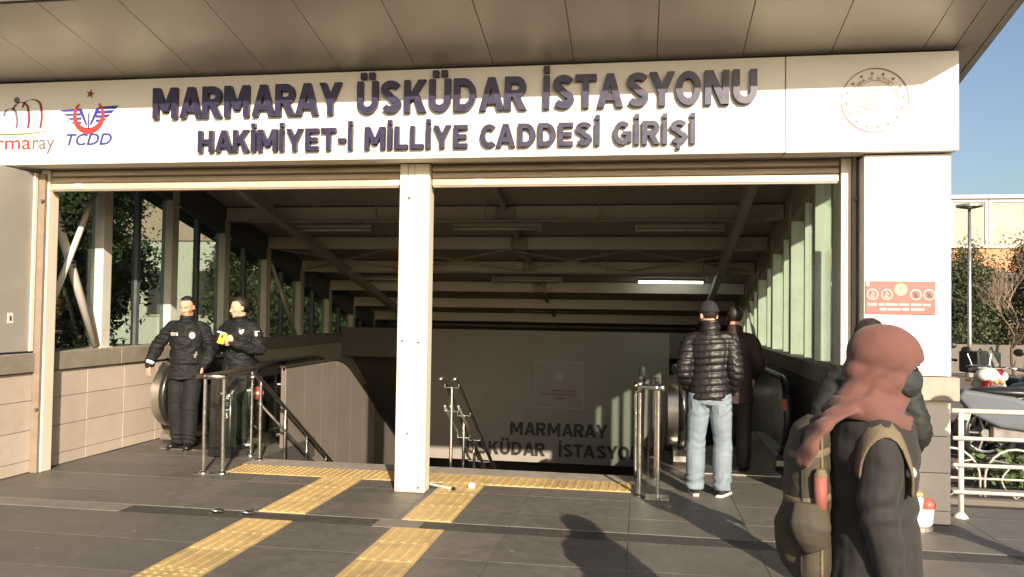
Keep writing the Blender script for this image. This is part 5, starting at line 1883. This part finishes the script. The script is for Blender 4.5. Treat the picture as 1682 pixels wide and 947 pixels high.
def default_joints(s=1.0):
    J = dict(
        spine=[((0, 0, 0.90), 0.155, 0.115), ((0, 0.0, 1.02), 0.145, 0.108), ((0, -0.005, 1.14), 0.142, 0.106), ((0, 0.0, 1.28), 0.165, 0.118), ((0, 0.01, 1.39), 0.165, 0.105), ((0, 0.015, 1.46), 0.10, 0.075), ((0, 0.01, 1.50), 0.062, 0.062)],
        head=(0, -0.015, 1.635),
        sh={1: (0.180, 0.01, 1.395), -1: (-0.180, 0.01, 1.395)},
        el={1: (0.235, 0.03, 1.14), -1: (-0.235, 0.03, 1.14)},
        wr={1: (0.245, -0.06, 0.90), -1: (-0.245, -0.06, 0.90)},
        hip={1: (0.088, 0, 0.90), -1: (-0.088, 0, 0.90)},
        kn={1: (0.095, -0.015, 0.49), -1: (-0.095, -0.015, 0.49)},
        an={1: (0.100, 0.02, 0.085), -1: (-0.100, 0.02, 0.085)},
        toe={1: (0.115, -0.15, 0.035), -1: (-0.115, -0.15, 0.035)},
        hd={1: (0, -0.15, -1), -1: (0, -0.15, -1)},
        pn={1: (-1, 0, 0), -1: (1, 0, 0)},
        curl={1: 0.45, -1: 0.45},
    )
    return J


def person(loc, rz, label, J, head_rot=(0, 0, 0), skin='skin', scale=1.0, hands=True, face=True, hair=True, hair_kw=None, group=None, voxel=0.0085):
    t = thing('person', label, 'person', loc, rz, group)
    t.scale = (scale,) * 3
    q = MB()
    limb(q, J['spine'], side=(1, 0, 0), n=18)
    hm = head_matrix(J['head'], *head_rot)
    nk = J['spine'][-1][0]
    hb = hm @ Vector((0, 0.02, -0.05))
    q.tube([Vector(nk) - Vector((0, 0, 0.05)), Vector(nk).lerp(hb, 0.5), hb], [0.066, 0.060, 0.058], 14)
    head_volume(q, hm)
    for s in (-1, 1):
        sh, el, wr = Vector(J['sh'][s]), Vector(J['el'][s]), Vector(J['wr'][s])
        limb(q, [(sh, 0.058, 0.058), (sh.lerp(el, 0.5), 0.049, 0.049), (el, 0.041, 0.041), (el.lerp(wr, 0.35), 0.040, 0.038), (wr, 0.027, 0.024)])
        # shoulder joins the chest
        q.tube([Vector((sh.x * 0.3, sh.y, sh.z + 0.02)), sh], [0.07, 0.06], 12)
        if hands:
            hand(q, wr, J['hd'][s], J['pn'][s], s * J.get('thumb', {1: 1, -1: 1})[s], J['curl'][s])
        hp, kn, an, toe = (Vector(J[k][s]) for k in ('hip', 'kn', 'an', 'toe'))
        limb(q, [(hp, 0.088, 0.088), (hp.lerp(kn, 0.5), 0.072, 0.074), (kn, 0.054, 0.056), (kn.lerp(an, 0.35), 0.050, 0.054), (an, 0.036, 0.040)])
        limb(q, [(an + Vector((0, 0.02, -0.03)), 0.028, 0.026), (an.lerp(toe, 0.6) + Vector((0, 0, -0.012)), 0.030, 0.018), (toe, 0.024, 0.012)], side=(1, 0, 0))
    body = link(bpy.data.objects.new('body', soft_mesh(q, voxel, 3, 'body', skin)), t, keep=False)
    if face:
        face_parts(hm, t)
    if hair:
        hair_cap(hm, t, **(hair_kw or {}))
    return t, hm


def jacket(t, J, m, grow=0.030, hem=0.80, name='jacket', collar=0.045, sleeve=0.022, disp=None, cuff=1.0, flare=0.0, voxel=0.0085, smooth=4, hem_sections=None):
    q = MB()
    sec = [(p, a + grow, b + grow) for p, a, b in J['spine'][:-1]]
    p0, a0, b0 = sec[0]
    lo = (Vector(p0) + Vector((0, 0, hem - p0[2])), a0 + flare, b0 + flare)
    sec = [lo] + sec
    limb(q, sec, side=(1, 0, 0), n=22, ends=False, sub=6)
    nk = Vector(J['spine'][-1][0])
    if collar:
        q.tube([nk + Vector((0, 0.005, -0.06)), nk + Vector((0, -0.004, collar * 0.5)), nk + Vector((0, -0.010, collar))], [(0.095, 0.095), (0.083, 0.085), (0.080, 0.082)], 18, side=(1, 0, 0))
    for s in (-1, 1):
        sh, el, wr = Vector(J['sh'][s]), Vector(J['el'][s]), Vector(J['wr'][s])
        g = sleeve
        limb(q, [(Vector((sh.x * 0.30, sh.y, sh.z + 0.022)), 0.075, 0.070), (sh.lerp(Vector((sh.x * 0.30, sh.y, sh.z + 0.022)), 0.25), 0.064 + g * 0.5, 0.066 + g * 0.5), (sh.lerp(el, 0.18), 0.056 + g * 0.8, 0.058 + g * 0.8), (sh.lerp(el, 0.5), 0.051 + g, 0.054 + g), (el, 0.047 + g, 0.048 + g), (el.lerp(wr, 0.5), 0.042 + g, 0.042 + g), (wr, 0.032 + g * 0.7, 0.031 + g * 0.7)], ends=False)
        q.sphere(wr, 0.03 + g * 0.5, seg=10, ring=8)
    return link(bpy.data.objects.new(name, soft_mesh(q, voxel, smooth, name, m, disp or fold())), t, keep=False)


def trousers(t, J, m, grow=0.020, disp=None, name='trousers', voxel=0.0085, lo=0.0, knee=0.012, ankle=0.026):
    q = MB()
    p0, a0, b0 = J['spine'][0]
    top = Vector(J['spine'][1][0])
    q.tube([Vector(p0) + Vector((0, 0, -0.08)), Vector(p0), top], [(a0 - 0.005, b0 + 0.012), (a0 + 0.018, b0 + 0.018), (a0 + 0.008, b0 + 0.010)], 20, side=(1, 0, 0))
    for s in (-1, 1):
        hp, kn, an = (Vector(J[k][s]) for k in ('hip', 'kn', 'an'))
        limb(q, [(hp + Vector((0, 0, 0.02)), 0.098 + grow * 0.4, 0.10 + grow * 0.5), (hp.lerp(kn, 0.5), 0.076 + grow, 0.080 + grow), (kn, 0.058 + grow + knee * 0.3, 0.060 + grow + knee * 0.3), (kn.lerp(an, 0.5), 0.052 + grow + knee, 0.055 + grow + knee), (an + Vector((0, 0, lo - 0.035)), 0.042 + ankle, 0.050 + ankle)], ends=False)

    def d(co, no):
        a = 0.0045 * noise.noise(Vector((co.x * 10, co.y * 10, co.z * 6)))
        # creases gather at the knee, the crotch and above the shoe
        for zc, w, am in ((0.47, 0.09, 0.0035), (0.12, 0.08, 0.007), (0.80, 0.10, 0.004)):
            a += am * math.exp(-((co.z - zc) / w) ** 2) * math.sin(co.z * 80 + 22 * co.x + 14 * co.y + 7 * noise.noise(co * 6))
        return a
    return link(bpy.data.objects.new(name, soft_mesh(q, voxel, 4, name, m, disp or d)), t, keep=False)


def shoes(t, J, m='black_leather', sole=None):
    for s in (-1, 1):
        an, toe = Vector(J['an'][s]), Vector(J['toe'][s])
        d = (toe - an)
        d.z = 0
        d.normalize()
        z0 = an.z - 0.085
        he = Vector((an.x, an.y, z0)) - d * 0.055
        tp = Vector((toe.x, toe.y, z0)) + d * 0.02
        q = MB()
        q.tube([he + Vector((0, 0, 0.045)), he.lerp(tp, 0.22) + Vector((0, 0, 0.052)), he.lerp(tp, 0.5) + Vector((0, 0, 0.045)), he.lerp(tp, 0.8) + Vector((0, 0, 0.036)), tp + Vector((0, 0, 0.030))],
               [(0.032, 0.040), (0.040, 0.046), (0.044, 0.040), (0.046, 0.032), (0.026, 0.022)], 14, side=d.cross(Vector((0, 0, 1))))
        q.tube([Vector((an.x, an.y, z0 + 0.05)), Vector((an.x, an.y, z0 + 0.11))], [0.046, 0.044], 12)
        for v in range(len(q.v)):
            x, y, z = q.v[v]
            q.v[v] = (x, y, max(z, z0 + 0.012))
        sh = q.build('shoe', m, t, smooth=True, keep=False)
        so = MB()
        so.tube([he - d * 0.034, he.lerp(tp, 0.25), he.lerp(tp, 0.5), he.lerp(tp, 0.8), tp + d * 0.028], [(0.026, 0.03), (0.040, 0.03), (0.042, 0.03), (0.047, 0.03), (0.018, 0.03)], 14, side=d.cross(Vector((0, 0, 1))))
        for v in range(len(so.v)):
            x, y, z = so.v[v]
            so.v[v] = (x, y, min(max(z, z0 + 0.0), z0 + 0.018))
        so.build('sole', sole or 'black_rubber', sh, keep=False, fixn=True)


def patch(t, name, m, c, n, w, h, th=0.006, shape='box'):
    """small flat badge at c facing n (local)"""
    n = Vector(n).normalized()
    z = Vector((0, 0, 1))
    sd = z.cross(n).normalized()
    up = n.cross(sd)
    M = Matrix((sd, up, n)).transposed().to_4x4()
    M.translation = c
    if shape == 'box':
        q = MB().obox(M, w, h, th)
    else:
        k = 14
        if shape == 'shield':
            poly = [(-w / 2, h / 2), (0, h * 0.56), (w / 2, h / 2), (w / 2, 0), (w * 0.3, -h * 0.35), (0, -h / 2), (-w * 0.3, -h * 0.35), (-w / 2, 0)]
        else:
            poly = [(w / 2 * math.cos(2 * math.pi * i / k), h / 2 * math.sin(2 * math.pi * i / k)) for i in range(k)]
        q = MB().prism(poly, lambda u, v, d: M @ Vector((u, v, d)), -th / 2, th / 2)
    return q.build(name, m, t, keep=False)


def snap(t, clothing, x, z, sy=-1):
    """front (or back) surface point of a garment at local x, z, with its normal"""
    o = clothing
    ok, co, no, i = o.ray_cast(Vector((x, sy * 0.8, z)), Vector((0, -sy, 0)))
    return (co, no) if ok else (Vector((x, sy * 0.16, z)), Vector((0, sy, 0)))


# ---------------------------------------------------------------- policeman with bare head, arm held out (left one)
J = default_joints()
J['el'][-1] = (-0.335, 0.05, 1.19)
J['wr'][-1] = (-0.40, -0.05, 0.965)
J['hd'][-1] = (-0.06, -0.10, -1)
J['pn'][-1] = (0.6, 0.8, 0)
J['el'][1] = (0.265, 0.07, 1.13)
J['wr'][1] = (0.215, -0.07, 0.94)
J['hd'][1] = (-0.15, -0.3, -1)
J['kn'][1] = (0.085, -0.06, 0.49)
J['an'][1] = (0.075, -0.06, 0.085)
J['toe'][1] = (0.10, -0.24, 0.035)
J['an'][-1] = (-0.085, 0.06, 0.085)
J['toe'][-1] = (-0.13, -0.10, 0.035)
pol1, hm = person((-5.22, 8.60, 0), math.radians(14), 'policeman in black uniform, left one, arm held out over the escalator handrail', J, (math.radians(-8), math.radians(14), 0), group='policemen at the left escalator', hair_kw=dict(front=0.090, side=0.0, thick=1.045))
jk = jacket(pol1, J, 'police_cloth', grow=0.036, hem=0.80, sleeve=0.026, collar=0.05, flare=0.012, disp=fold(0.013, 8, 0.8, 2))
trousers(pol1, J, 'police_trouser', grow=0.024, ankle=0.034)
shoes(pol1, J)
c, n = snap(pol1, jk, -0.095, 1.325)
pt = patch(pol1, 'name_tape', 'badge_white', c + n * 0.006, n, 0.112, 0.034)
me = text_mesh('POLİS', 0.031, 0.001, 0.0006, 'name_tape_text')
lo, hi = mbounds(me)
zz = Vector((0, 0, 1))
n_ = Vector(n).normalized()
sd = zz.cross(n_).normalized()
M = Matrix((sd, n_.cross(sd), n_)).transposed().to_4x4()
M.translation = c + n_ * 0.0105
me.transform(M @ Matrix.Translation((-(lo[0] + hi[0]) / 2, -0.011, 0)) )
me.materials.clear()
me.materials.append(MATS['bulk_letter'])
link(bpy.data.objects.new('name_tape_text', me), pt, keep=False)
c, n = snap(pol1, jk, 0.10, 1.31)
bd = patch(pol1, 'badge', 'badge_metal', c + n * 0.007, n, 0.068, 0.078, 0.008, 'round')
patch(bd, 'badge_core', 'badge_white', c + n * 0.013, n, 0.034, 0.040, 0.004, 'round')
wr = Vector(J['wr'][-1])
el = Vector(J['el'][-1])
MB().tube([wr.lerp(el, 0.03), wr.lerp(el, 0.16)], [0.050, 0.056], 14).build('cuff', 'badge_white', pol1, keep=False, smooth=True)
MB().tube([(0.01 + 0.175 * math.cos(a_), 0.135 * math.sin(a_), 0.985) for a_ in [i * math.pi / 12 for i in range(24)]], (0.012, 0.026), 8, closed=True, side=(0, 0, 0.01)).build('belt', 'black_leather', pol1, keep=False)
for x_, z_ in ((0.135, 1.10), (0.125, 1.07)):
    c, n = snap(pol1, jk, x_, z_)
    patch(pol1, 'radio_clip', 'badge_metal', c + n * 0.008, n, 0.022, 0.045, 0.012)

# ---------------------------------------------------------------- second policeman, hands up with a yellow pad
J = default_joints()
J['el'][-1] = (-0.245, -0.05, 1.17)
J['wr'][-1] = (-0.04, -0.24, 1.255)
J['hd'][-1] = (0.75, -0.5, 0.25)
J['pn'][-1] = (0.4, 0.75, 0.1)
J['el'][1] = (0.265, 0.00, 1.15)
J['wr'][1] = (0.07, -0.25, 1.235)
J['hd'][1] = (-0.75, -0.45, 0.25)
J['pn'][1] = (-0.4, 0.75, 0.1)
J['curl'] = {1: 0.8, -1: 0.8}
pol2, hm = person((-4.66, 8.78, 0), math.radians(-4), 'policeman in black uniform, right one, holding a yellow pad at chest height', J, (math.radians(-38), math.radians(6), 0), group='policemen at the left escalator', hair_kw=dict(front=0.078, side=-0.005, thick=1.06))
jk = jacket(pol2, J, 'police_cloth', grow=0.036, hem=0.80, sleeve=0.028, collar=0.05, flare=0.012, disp=fold(0.013, 8, 0.8, 5))
trousers(pol2, J, 'police_trouser', grow=0.024, ankle=0.034)
shoes(pol2, J)
sh = Vector(J['sh'][1])
patch(pol2, 'shoulder_badge', 'badge_white', Vector((0.262, -0.045, 1.33)), (0.75, -0.6, 0.1), 0.058, 0.070, 0.01, 'shield')
c, n = snap(pol2, jk, 0.10, 1.36)
patch(pol2, 'chest_badge', 'badge_white', c + n * 0.006, n, 0.055, 0.065, 0.008, 'shield')
pad = thing('yellow_pad', 'yellow pad with dark marks held by the right policeman', 'pad', (-4.70, 8.47, 1.24))
M = Matrix.Translation((-4.70, 8.465, 1.285)) @ Matrix.Rotation(math.radians(-8), 4, 'Z') @ Matrix.Rotation(math.radians(-18), 4, 'X') @ Matrix.Rotation(math.radians(12), 4, 'Y')
MB().obox(M, 0.085, 0.022, 0.13).build('pad', 'yellow_book', pad, bevel=0.004)
MB().obox(M @ Matrix.Translation((0.0, -0.0125, 0.02)), 0.03, 0.002, 0.035).build('pad_mark', 'notice_dark', pad)
MB().obox(M @ Matrix.Translation((-0.03, -0.0125, 0.06)), 0.12, 0.003, 0.02).build('pad_edge', 'badge_white', pad)

# ---------------------------------------------------------------- man in puffer jacket and jeans, seen from behind
J = default_joints()
J['spine'] = [(p, a * 0.97, b * 1.0) for p, a, b in J['spine']]
J['el'][1] = (0.225, 0.06, 1.13)
J['wr'][1] = (0.195, -0.10, 0.935)
J['hd'][1] = (-0.1, -0.7, -0.5)
J['el'][-1] = (-0.225, 0.04, 1.13)
J['wr'][-1] = (-0.19, -0.12, 0.935)
J['hd'][-1] = (0.1, -0.7, -0.5)
J['kn'][1] = (0.12, -0.02, 0.49)
J['an'][1] = (0.125, 0.03, 0.085)
J['toe'][1] = (0.16, -0.13, 0.035)
J['kn'][-1] = (-0.115, -0.02, 0.49)
J['an'][-1] = (-0.115, 0.02, 0.085)
J['toe'][-1] = (-0.165, -0.14, 0.035)
J['head'] = (0.02, -0.03, 1.630)
RZ = math.radians(172)
man, hm = person((0.64, 7.52, 0), RZ, 'man seen from behind in black quilted puffer jacket, light blue jeans and black cap', J, (math.radians(30), math.radians(12), 0), hair=False)


def quilt(co, no):
    on_sleeve = abs(co.x) > 0.225 - 0.06 * max(0, (1.2 - co.z))
    per = 0.062
    z = co.z + (0.012 * math.sin(co.x * 9) if not on_sleeve else 0.05 * abs(co.x))
    u = (z / per) % 1.0
    puff = (abs(math.sin(math.pi * u)) ** 0.55) * 0.016 - 0.010
    return puff + 0.004 * noise.noise(co * 30)


jk = jacket(man, J, 'puffer', grow=0.030, hem=0.865, sleeve=0.024, collar=0.075, disp=quilt, smooth=3, voxel=0.0075)
trousers(man, J, 'denim', grow=0.022, ankle=0.036, knee=0.014)
shoes(man, J, 'shoe_dark', 'sole_white')
# knitted cap
q = MB().sphere((0, 0, 0), (1, 1, 1), None, 36, 24)
bm = bmesh.new()
vs = [bm.verts.new(v) for v in q.v]
for f in q.f:
    bm.faces.new([vs[i] for i in f])
for v in bm.verts:
    p = v.co.copy()
    lim = 0.030 + 0.018 * (-p.y)
    z = 0.040 + 0.100 * p.z
    z = max(z, lim - 0.004)
    rr = 1.10 + (0.05 if z < lim + 0.03 else 0.0)
    k = math.sqrt(max(0.0, 1 - ((max(z, 0.040) - 0.040) / 0.100) ** 2)) if z > 0.04 else 1.0
    h = math.hypot(p.x, p.y) or 1e-6
    f_ = k if z > lim else (math.sqrt(max(0, 1 - p.z * p.z)))
    v.co = Vector((0.077 * p.x / h * f_ * rr, 0.012 + 0.098 * p.y / h * f_ * rr, z))
bmesh.ops.recalc_face_normals(bm, faces=bm.faces)
me = bpy.data.meshes.new('knit_cap')
bm.to_mesh(me)
bm.free()
me.transform(hm)
me.polygons.foreach_set('use_smooth', [True] * len(me.polygons))
me.materials.append(MATS['knit_black'])
link(bpy.data.objects.new('knit_cap', me), man, keep=False)
hair_cap(hm, man, side=0.0, back=-0.06, front=0.07, thick=1.03)
for s in (-1, 1):       # back pockets and waistband of the jeans
    pk = MB()
    cx = s * 0.088
    poly = [(cx - 0.062, 0.875), (cx + 0.062, 0.875), (cx + 0.060, 0.765), (cx, 0.735), (cx - 0.060, 0.765)]
    tr = [o for o in man.children if o.name.startswith('trousers')][0]
    pts = []
    for x_, z_ in poly:
        c, n = snap(man, tr, x_, z_, 1)
        pts.append(c + Vector((0, 0.004, 0)))
    c0, n0 = snap(man, tr, cx, 0.82, 1)
    pk.add([c0 + Vector((0, 0.006, 0))] + pts, [(0, i + 1, (i + 1) % 5 + 1) for i in range(5)])
    pk.add([c0 - Vector((0, 0.01, 0))] + [p - Vector((0, 0.012, 0)) for p in pts], [(0, (i + 1) % 5 + 1, i + 1) for i in range(5)])
    pk.build('pocket', 'denim', man, keep=False)

# ---------------------------------------------------------------- dark figure half hidden by the man in jeans
J = default_joints()
J['el'][-1] = (-0.25, -0.02, 1.14)
J['wr'][-1] = (-0.17, -0.20, 1.0)
p3, hm = person((1.00, 8.75, 0), math.radians(165), 'person in dark maroon coat half hidden by the man in jeans', J, (0, math.radians(8), 0), scale=0.985, voxel=0.011, hair_kw=dict(front=0.065, side=0.0, back=-0.12, thick=1.12))
jacket(p3, J, 'coat_maroon', grow=0.036, hem=0.72, flare=0.01, voxel=0.011)
trousers(p3, J, 'coat_black', voxel=0.011)
shoes(p3, J)

# ---------------------------------------------------------------- person behind the woman
J = default_joints()
J['el'][1] = (0.27, 0.05, 1.12)
J['el'][-1] = (-0.27, 0.02, 1.13)
J['wr'][-1] = (-0.20, -0.16, 0.98)
p4, hm = person((1.28, 4.75, 0), math.radians(150), 'dark-haired person in dark green jacket standing behind the hooded woman', J, (math.radians(-15), math.radians(4), 0), skin='skin_tan', scale=0.925, voxel=0.010, hair_kw=dict(front=0.07, side=0.01, back=-0.09, thick=1.10))
jacket(p4, J, 'coat_green', grow=0.04, hem=0.74, sleeve=0.03, voxel=0.010, disp=fold(0.010, 7, 1, 9))
trousers(p4, J, 'coat_black', voxel=0.011)
shoes(p4, J)

# ---------------------------------------------------------------- passer-by beyond the right edge; only the shadow on the pillar shows
J = default_joints()
p5, hm = person((2.95, 5.28, 0), math.radians(110), 'passer-by beyond the right edge whose shadow falls on the pillar', J, scale=0.97, voxel=0.012)
jacket(p5, J, 'coat_black', grow=0.05, hem=0.68, sleeve=0.035, voxel=0.012)
trousers(p5, J, 'coat_black', voxel=0.012)
shoes(p5, J)

# ---------------------------------------------------------------- woman in terracotta hood with backpack, walking right, nearest to the camera
J = default_joints()
J['head'] = (0, -0.055, 1.600)
J['spine'] = [((0, 0, 0.90), 0.160, 0.125), ((0, 0.0, 1.02), 0.150, 0.115), ((0, -0.005, 1.14), 0.145, 0.112), ((0, 0.0, 1.26), 0.165, 0.122), ((0, 0.0, 1.36), 0.160, 0.105), ((0, -0.005, 1.43), 0.10, 0.078), ((0, -0.02, 1.48), 0.060, 0.060)]
J['sh'] = {1: (0.162, 0.0, 1.350), -1: (-0.162, 0.0, 1.350)}
J['el'] = {1: (0.195, 0.03, 1.10), -1: (-0.195, 0.02, 1.09)}
J['wr'] = {1: (0.215, -0.02, 0.85), -1: (-0.215, -0.02, 0.84)}
J['hd'] = {1: (0, -0.25, -1), -1: (0, -0.25, -1)}
J['kn'] = {1: (0.09, -0.20, 0.52), -1: (-0.09, 0.02, 0.48)}
J['an'] = {1: (0.09, -0.25, 0.10), -1: (-0.09, 0.32, 0.14)}
J['toe'] = {1: (0.10, -0.43, 0.05), -1: (-0.10, 0.17, 0.035)}
WZ = math.radians(86)
WL = Vector((0.825, 3.02, 0))
WS = 0.925
wom, hm = person(WL, WZ, 'woman in terracotta hood and dark coat with a face mask, nearest to the camera', J, (math.radians(-6), math.radians(16), 0), scale=WS, hair=False, face=False, voxel=0.008)


def coat_fold(co, no):
    a = 0.007 * noise.noise(Vector((co.x * 9, co.y * 9, co.z * 4)))
    a += 0.006 * math.sin(co.z * 55 + 14 * co.y + 6 * noise.noise(co * 5)) * math.exp(-((co.z - 1.12) / 0.13) ** 2)
    a += 0.004 * noise.noise(co * 22)
    return a


coat = jacket(wom, J, 'coat_dark', grow=0.040, hem=0.52, sleeve=0.022, collar=0.0, flare=0.055, disp=coat_fold, name='coat', voxel=0.008)
trousers(wom, J, 'coat_black', voxel=0.010)
shoes(wom, J)
# hood: cranium shell drawn down round the neck, open at the face
R3 = hm.to_3x3()
q = MB()
q.sphere(hm @ Vector((0, 0.022, 0.028)), (0.110, 0.140, 0.120), R3, 28, 20)
q.sphere(hm @ Vector((0, 0.045, -0.055)), (0.094, 0.105, 0.11), R3, 24, 16)
q.sphere(hm @ Vector((0, 0.000, -0.045)), (0.100, 0.108, 0.10), R3, 24, 16)
q.tube([hm @ Vector((0, 0.02, -0.02)), hm @ Vector((0, 0.015, -0.11)), Vector((0, 0.015, 1.455)), Vector((0, 0.01, 1.40))], [(0.100, 0.115), (0.100, 0.120), (0.118, 0.128), (0.165, 0.135)], 24, side=(1, 0, 0))


def hood_fold(co, no):
    l = hm.inverted() @ co
    a = 0.004 * noise.noise(co * 14)
    # drapery pulled from the crown to the chin
    a += 0.005 * math.sin(l.y * 70 + l.z * 40 + 3 * noise.noise(co * 9)) * min(1, max(0, (0.03 - l.z) / 0.08))
    # face opening: a soft hollow round the eyes
    if l.y < -0.03:
        w_ = math.exp(-(l.x / 0.062) ** 4) * math.exp(-((l.z + 0.012) / 0.046) ** 4) * min(1, (-0.03 - l.y) / 0.03)
        a -= 0.032 * w_
    return a


link(bpy.data.objects.new('hood', soft_mesh(q, 0.0065, 4, 'hood', 'terracotta', hood_fold)), wom, keep=False)
q = MB()
q.sphere(hm @ Vector((0, -0.062, -0.050)), (0.080, 0.072, 0.066), R3, 24, 16)
q.sphere(hm @ Vector((0, -0.082, -0.022)), (0.044, 0.046, 0.040), R3, 20, 14)
link(bpy.data.objects.new('face_mask', soft_mesh(q, 0.006, 3, 'face_mask', 'mask_grey', fold(0.003, 25))), wom, keep=False)
for x in (-1, 1):
    MB().tube([hm @ Vector((x * 0.018, -0.096, 0.010)), hm @ Vector((x * 0.034, -0.092, 0.012)), hm @ Vector((x * 0.048, -0.080, 0.008))], [0.004, 0.008, 0.004], 8).build('eye', 'eye_dark', wom, keep=False, smooth=True)
    MB().tube([hm @ Vector((x * 0.014, -0.098, 0.026)), hm @ Vector((x * 0.034, -0.094, 0.030)), hm @ Vector((x * 0.052, -0.078, 0.024))], [0.004, 0.006, 0.003], 6).build('eyebrow', 'hair_dark', wom, keep=False)
# scarf end wrapped round the shoulders and falling down the back on her right
q = MB()
for k, (pp_, ww) in enumerate((([(0.10, -0.075, 1.395), (-0.02, -0.12, 1.36), (-0.13, -0.075, 1.385), (-0.165, 0.03, 1.43), (-0.12, 0.13, 1.44), (-0.02, 0.165, 1.425)], 0.048),
                               ([(-0.135, 0.10, 1.435), (-0.160, 0.185, 1.40), (-0.178, 0.235, 1.34), (-0.172, 0.262, 1.28), (-0.155, 0.275, 1.235)], 0.055),
                               ([(0.12, -0.03, 1.42), (0.13, 0.08, 1.44), (0.03, 0.15, 1.43), (-0.08, 0.145, 1.435)], 0.036))):
    op, orr = cat_path([(p, ww, ww * 0.42) for p in pp_], 5)
    q.tube(op, orr, 12, side=(0, 0, 1) if k != 1 else (1, 0.3, 0))
    q.sphere(op[0], ww * 0.6, seg=10, ring=8)
    q.sphere(op[-1], ww * 0.6, seg=10, ring=8)
link(bpy.data.objects.new('scarf', soft_mesh(q, 0.0075, 4, 'scarf', 'terracotta', lambda co, no: 0.006 * math.sin(co.z * 60 + co.x * 30 + 4 * noise.noise(co * 8)) + 0.004 * noise.noise(co * 18))), wom, keep=False)

# backpack: its own thing, worn on the back
bp = thing('backpack', 'olive backpack with khaki straps on the hooded woman', 'backpack', WL, WZ)
bp.scale = (WS,) * 3
q = MB()
q.tube([(0, 0.22, 0.74), (0, 0.23, 0.80), (0, 0.245, 1.0), (0, 0.24, 1.22), (0, 0.225, 1.34), (0, 0.21, 1.39)], [(0.12, 0.055), (0.150, 0.080), (0.155, 0.088), (0.150, 0.085), (0.125, 0.07), (0.06, 0.03)], 20, side=(1, 0, 0))
q.sphere((0, 0.30, 0.93), (0.12, 0.06, 0.135), seg=18, ring=12)
link(bpy.data.objects.new('bag', soft_mesh(q, 0.009, 5, 'bag', 'olive_bag', fold(0.006, 7, 0.7, 4))), bp, keep=False)
q = MB()
q.tube(*cat_path([((-0.165, 0.225, 0.92), 0.03, 0.05), ((-0.178, 0.25, 1.0), 0.045, 0.075), ((-0.170, 0.25, 1.09), 0.03, 0.06)], 5), 12, side=(1, 0, 0))
link(bpy.data.objects.new('side_pocket', soft_mesh(q, 0.009, 3, 'side_pocket', 'olive_bag', fold(0.004, 8))), bp, keep=False)
MB().tube([(-0.172, 0.215, 1.05), (-0.172, 0.215, 1.19)], 0.024, 12).build('bottle', 'bag_orange', bp, keep=False, smooth=True)
MB().tube([(-0.172, 0.215, 1.19), (-0.172, 0.215, 1.215)], [0.026, 0.016], 12).build('bottle_cap', 'khaki_strap', bp, keep=False)
for s in (-1, 1):
    # strap over the shoulder, laid on the coat by casting rays inward
    C = Vector((s * 0.158, 0.01, 1.18))
    pts, wid = [], []
    for k in range(19):
        a_ = math.radians(18 + k * 10.1)
        d = Vector((s * 0.25 * math.sin(a_), math.cos(a_), math.sin(a_))).normalized()
        ok, co, no, i_ = coat.ray_cast(C + d * 0.6, -d)
        if ok:
            pts.append(co + d * 0.006)
    for _ in range(2):
        pts = [pts[0]] + [(pts[i - 1] + pts[i] * 2 + pts[i + 1]) / 4 for i in range(1, len(pts) - 1)] + [pts[-1]]
    MB().tube(pts, (0.042, 0.009), 10, side=(0.72, 0, -0.69 * s)).build('strap', 'khaki_strap', bp, keep=False, smooth=True)
    bk = pts[-5]
    MB().sphere(bk, (0.028, 0.020, 0.022), seg=12, ring=8).build('buckle', 'buckle', bp, keep=False, smooth=True)
MB().tube([(0, 0.19, 1.34), (-0.03, 0.20, 1.39), (0.03, 0.20, 1.39), (0.0, 0.19, 1.34)], 0.010, 8).build('grab_handle', 'khaki_strap', bp, keep=False)
# seams, zip and lower panel on the visible side of the bag
bagm = [o for o in bp.children if o.name.startswith('bag')][0]
for y_, m_, r_, nm in ((0.205, 'khaki_strap', 0.006, 'piping'), (0.275, 'coat_black', 0.005, 'zip')):
    pts = []
    for k in range(22):
        z_ = 0.80 + 0.026 * k
        ok, co, no, i_ = bagm.ray_cast(Vector((-0.6, y_, z_)), Vector((1, 0, 0)))
        if ok:
            pts.append(co + Vector((-0.003, 0, 0)))
    MB().tube(pts, r_, 6).build(nm, m_, bp, keep=False, smooth=True)
for z_ in (1.10, 1.27):
    pts = []
    for k in range(15):
        y_ = 0.17 + 0.012 * k
        ok, co, no, i_ = bagm.ray_cast(Vector((-0.6, y_, z_ - 0.15 * (y_ - 0.17))), Vector((1, 0, 0)))
        if ok:
            pts.append(co + Vector((-0.004, 0, 0)))
    MB().tube(pts, (0.014, 0.004), 8, side=(0, 0, 1)).build('compression_strap', 'khaki_strap', bp, keep=False)
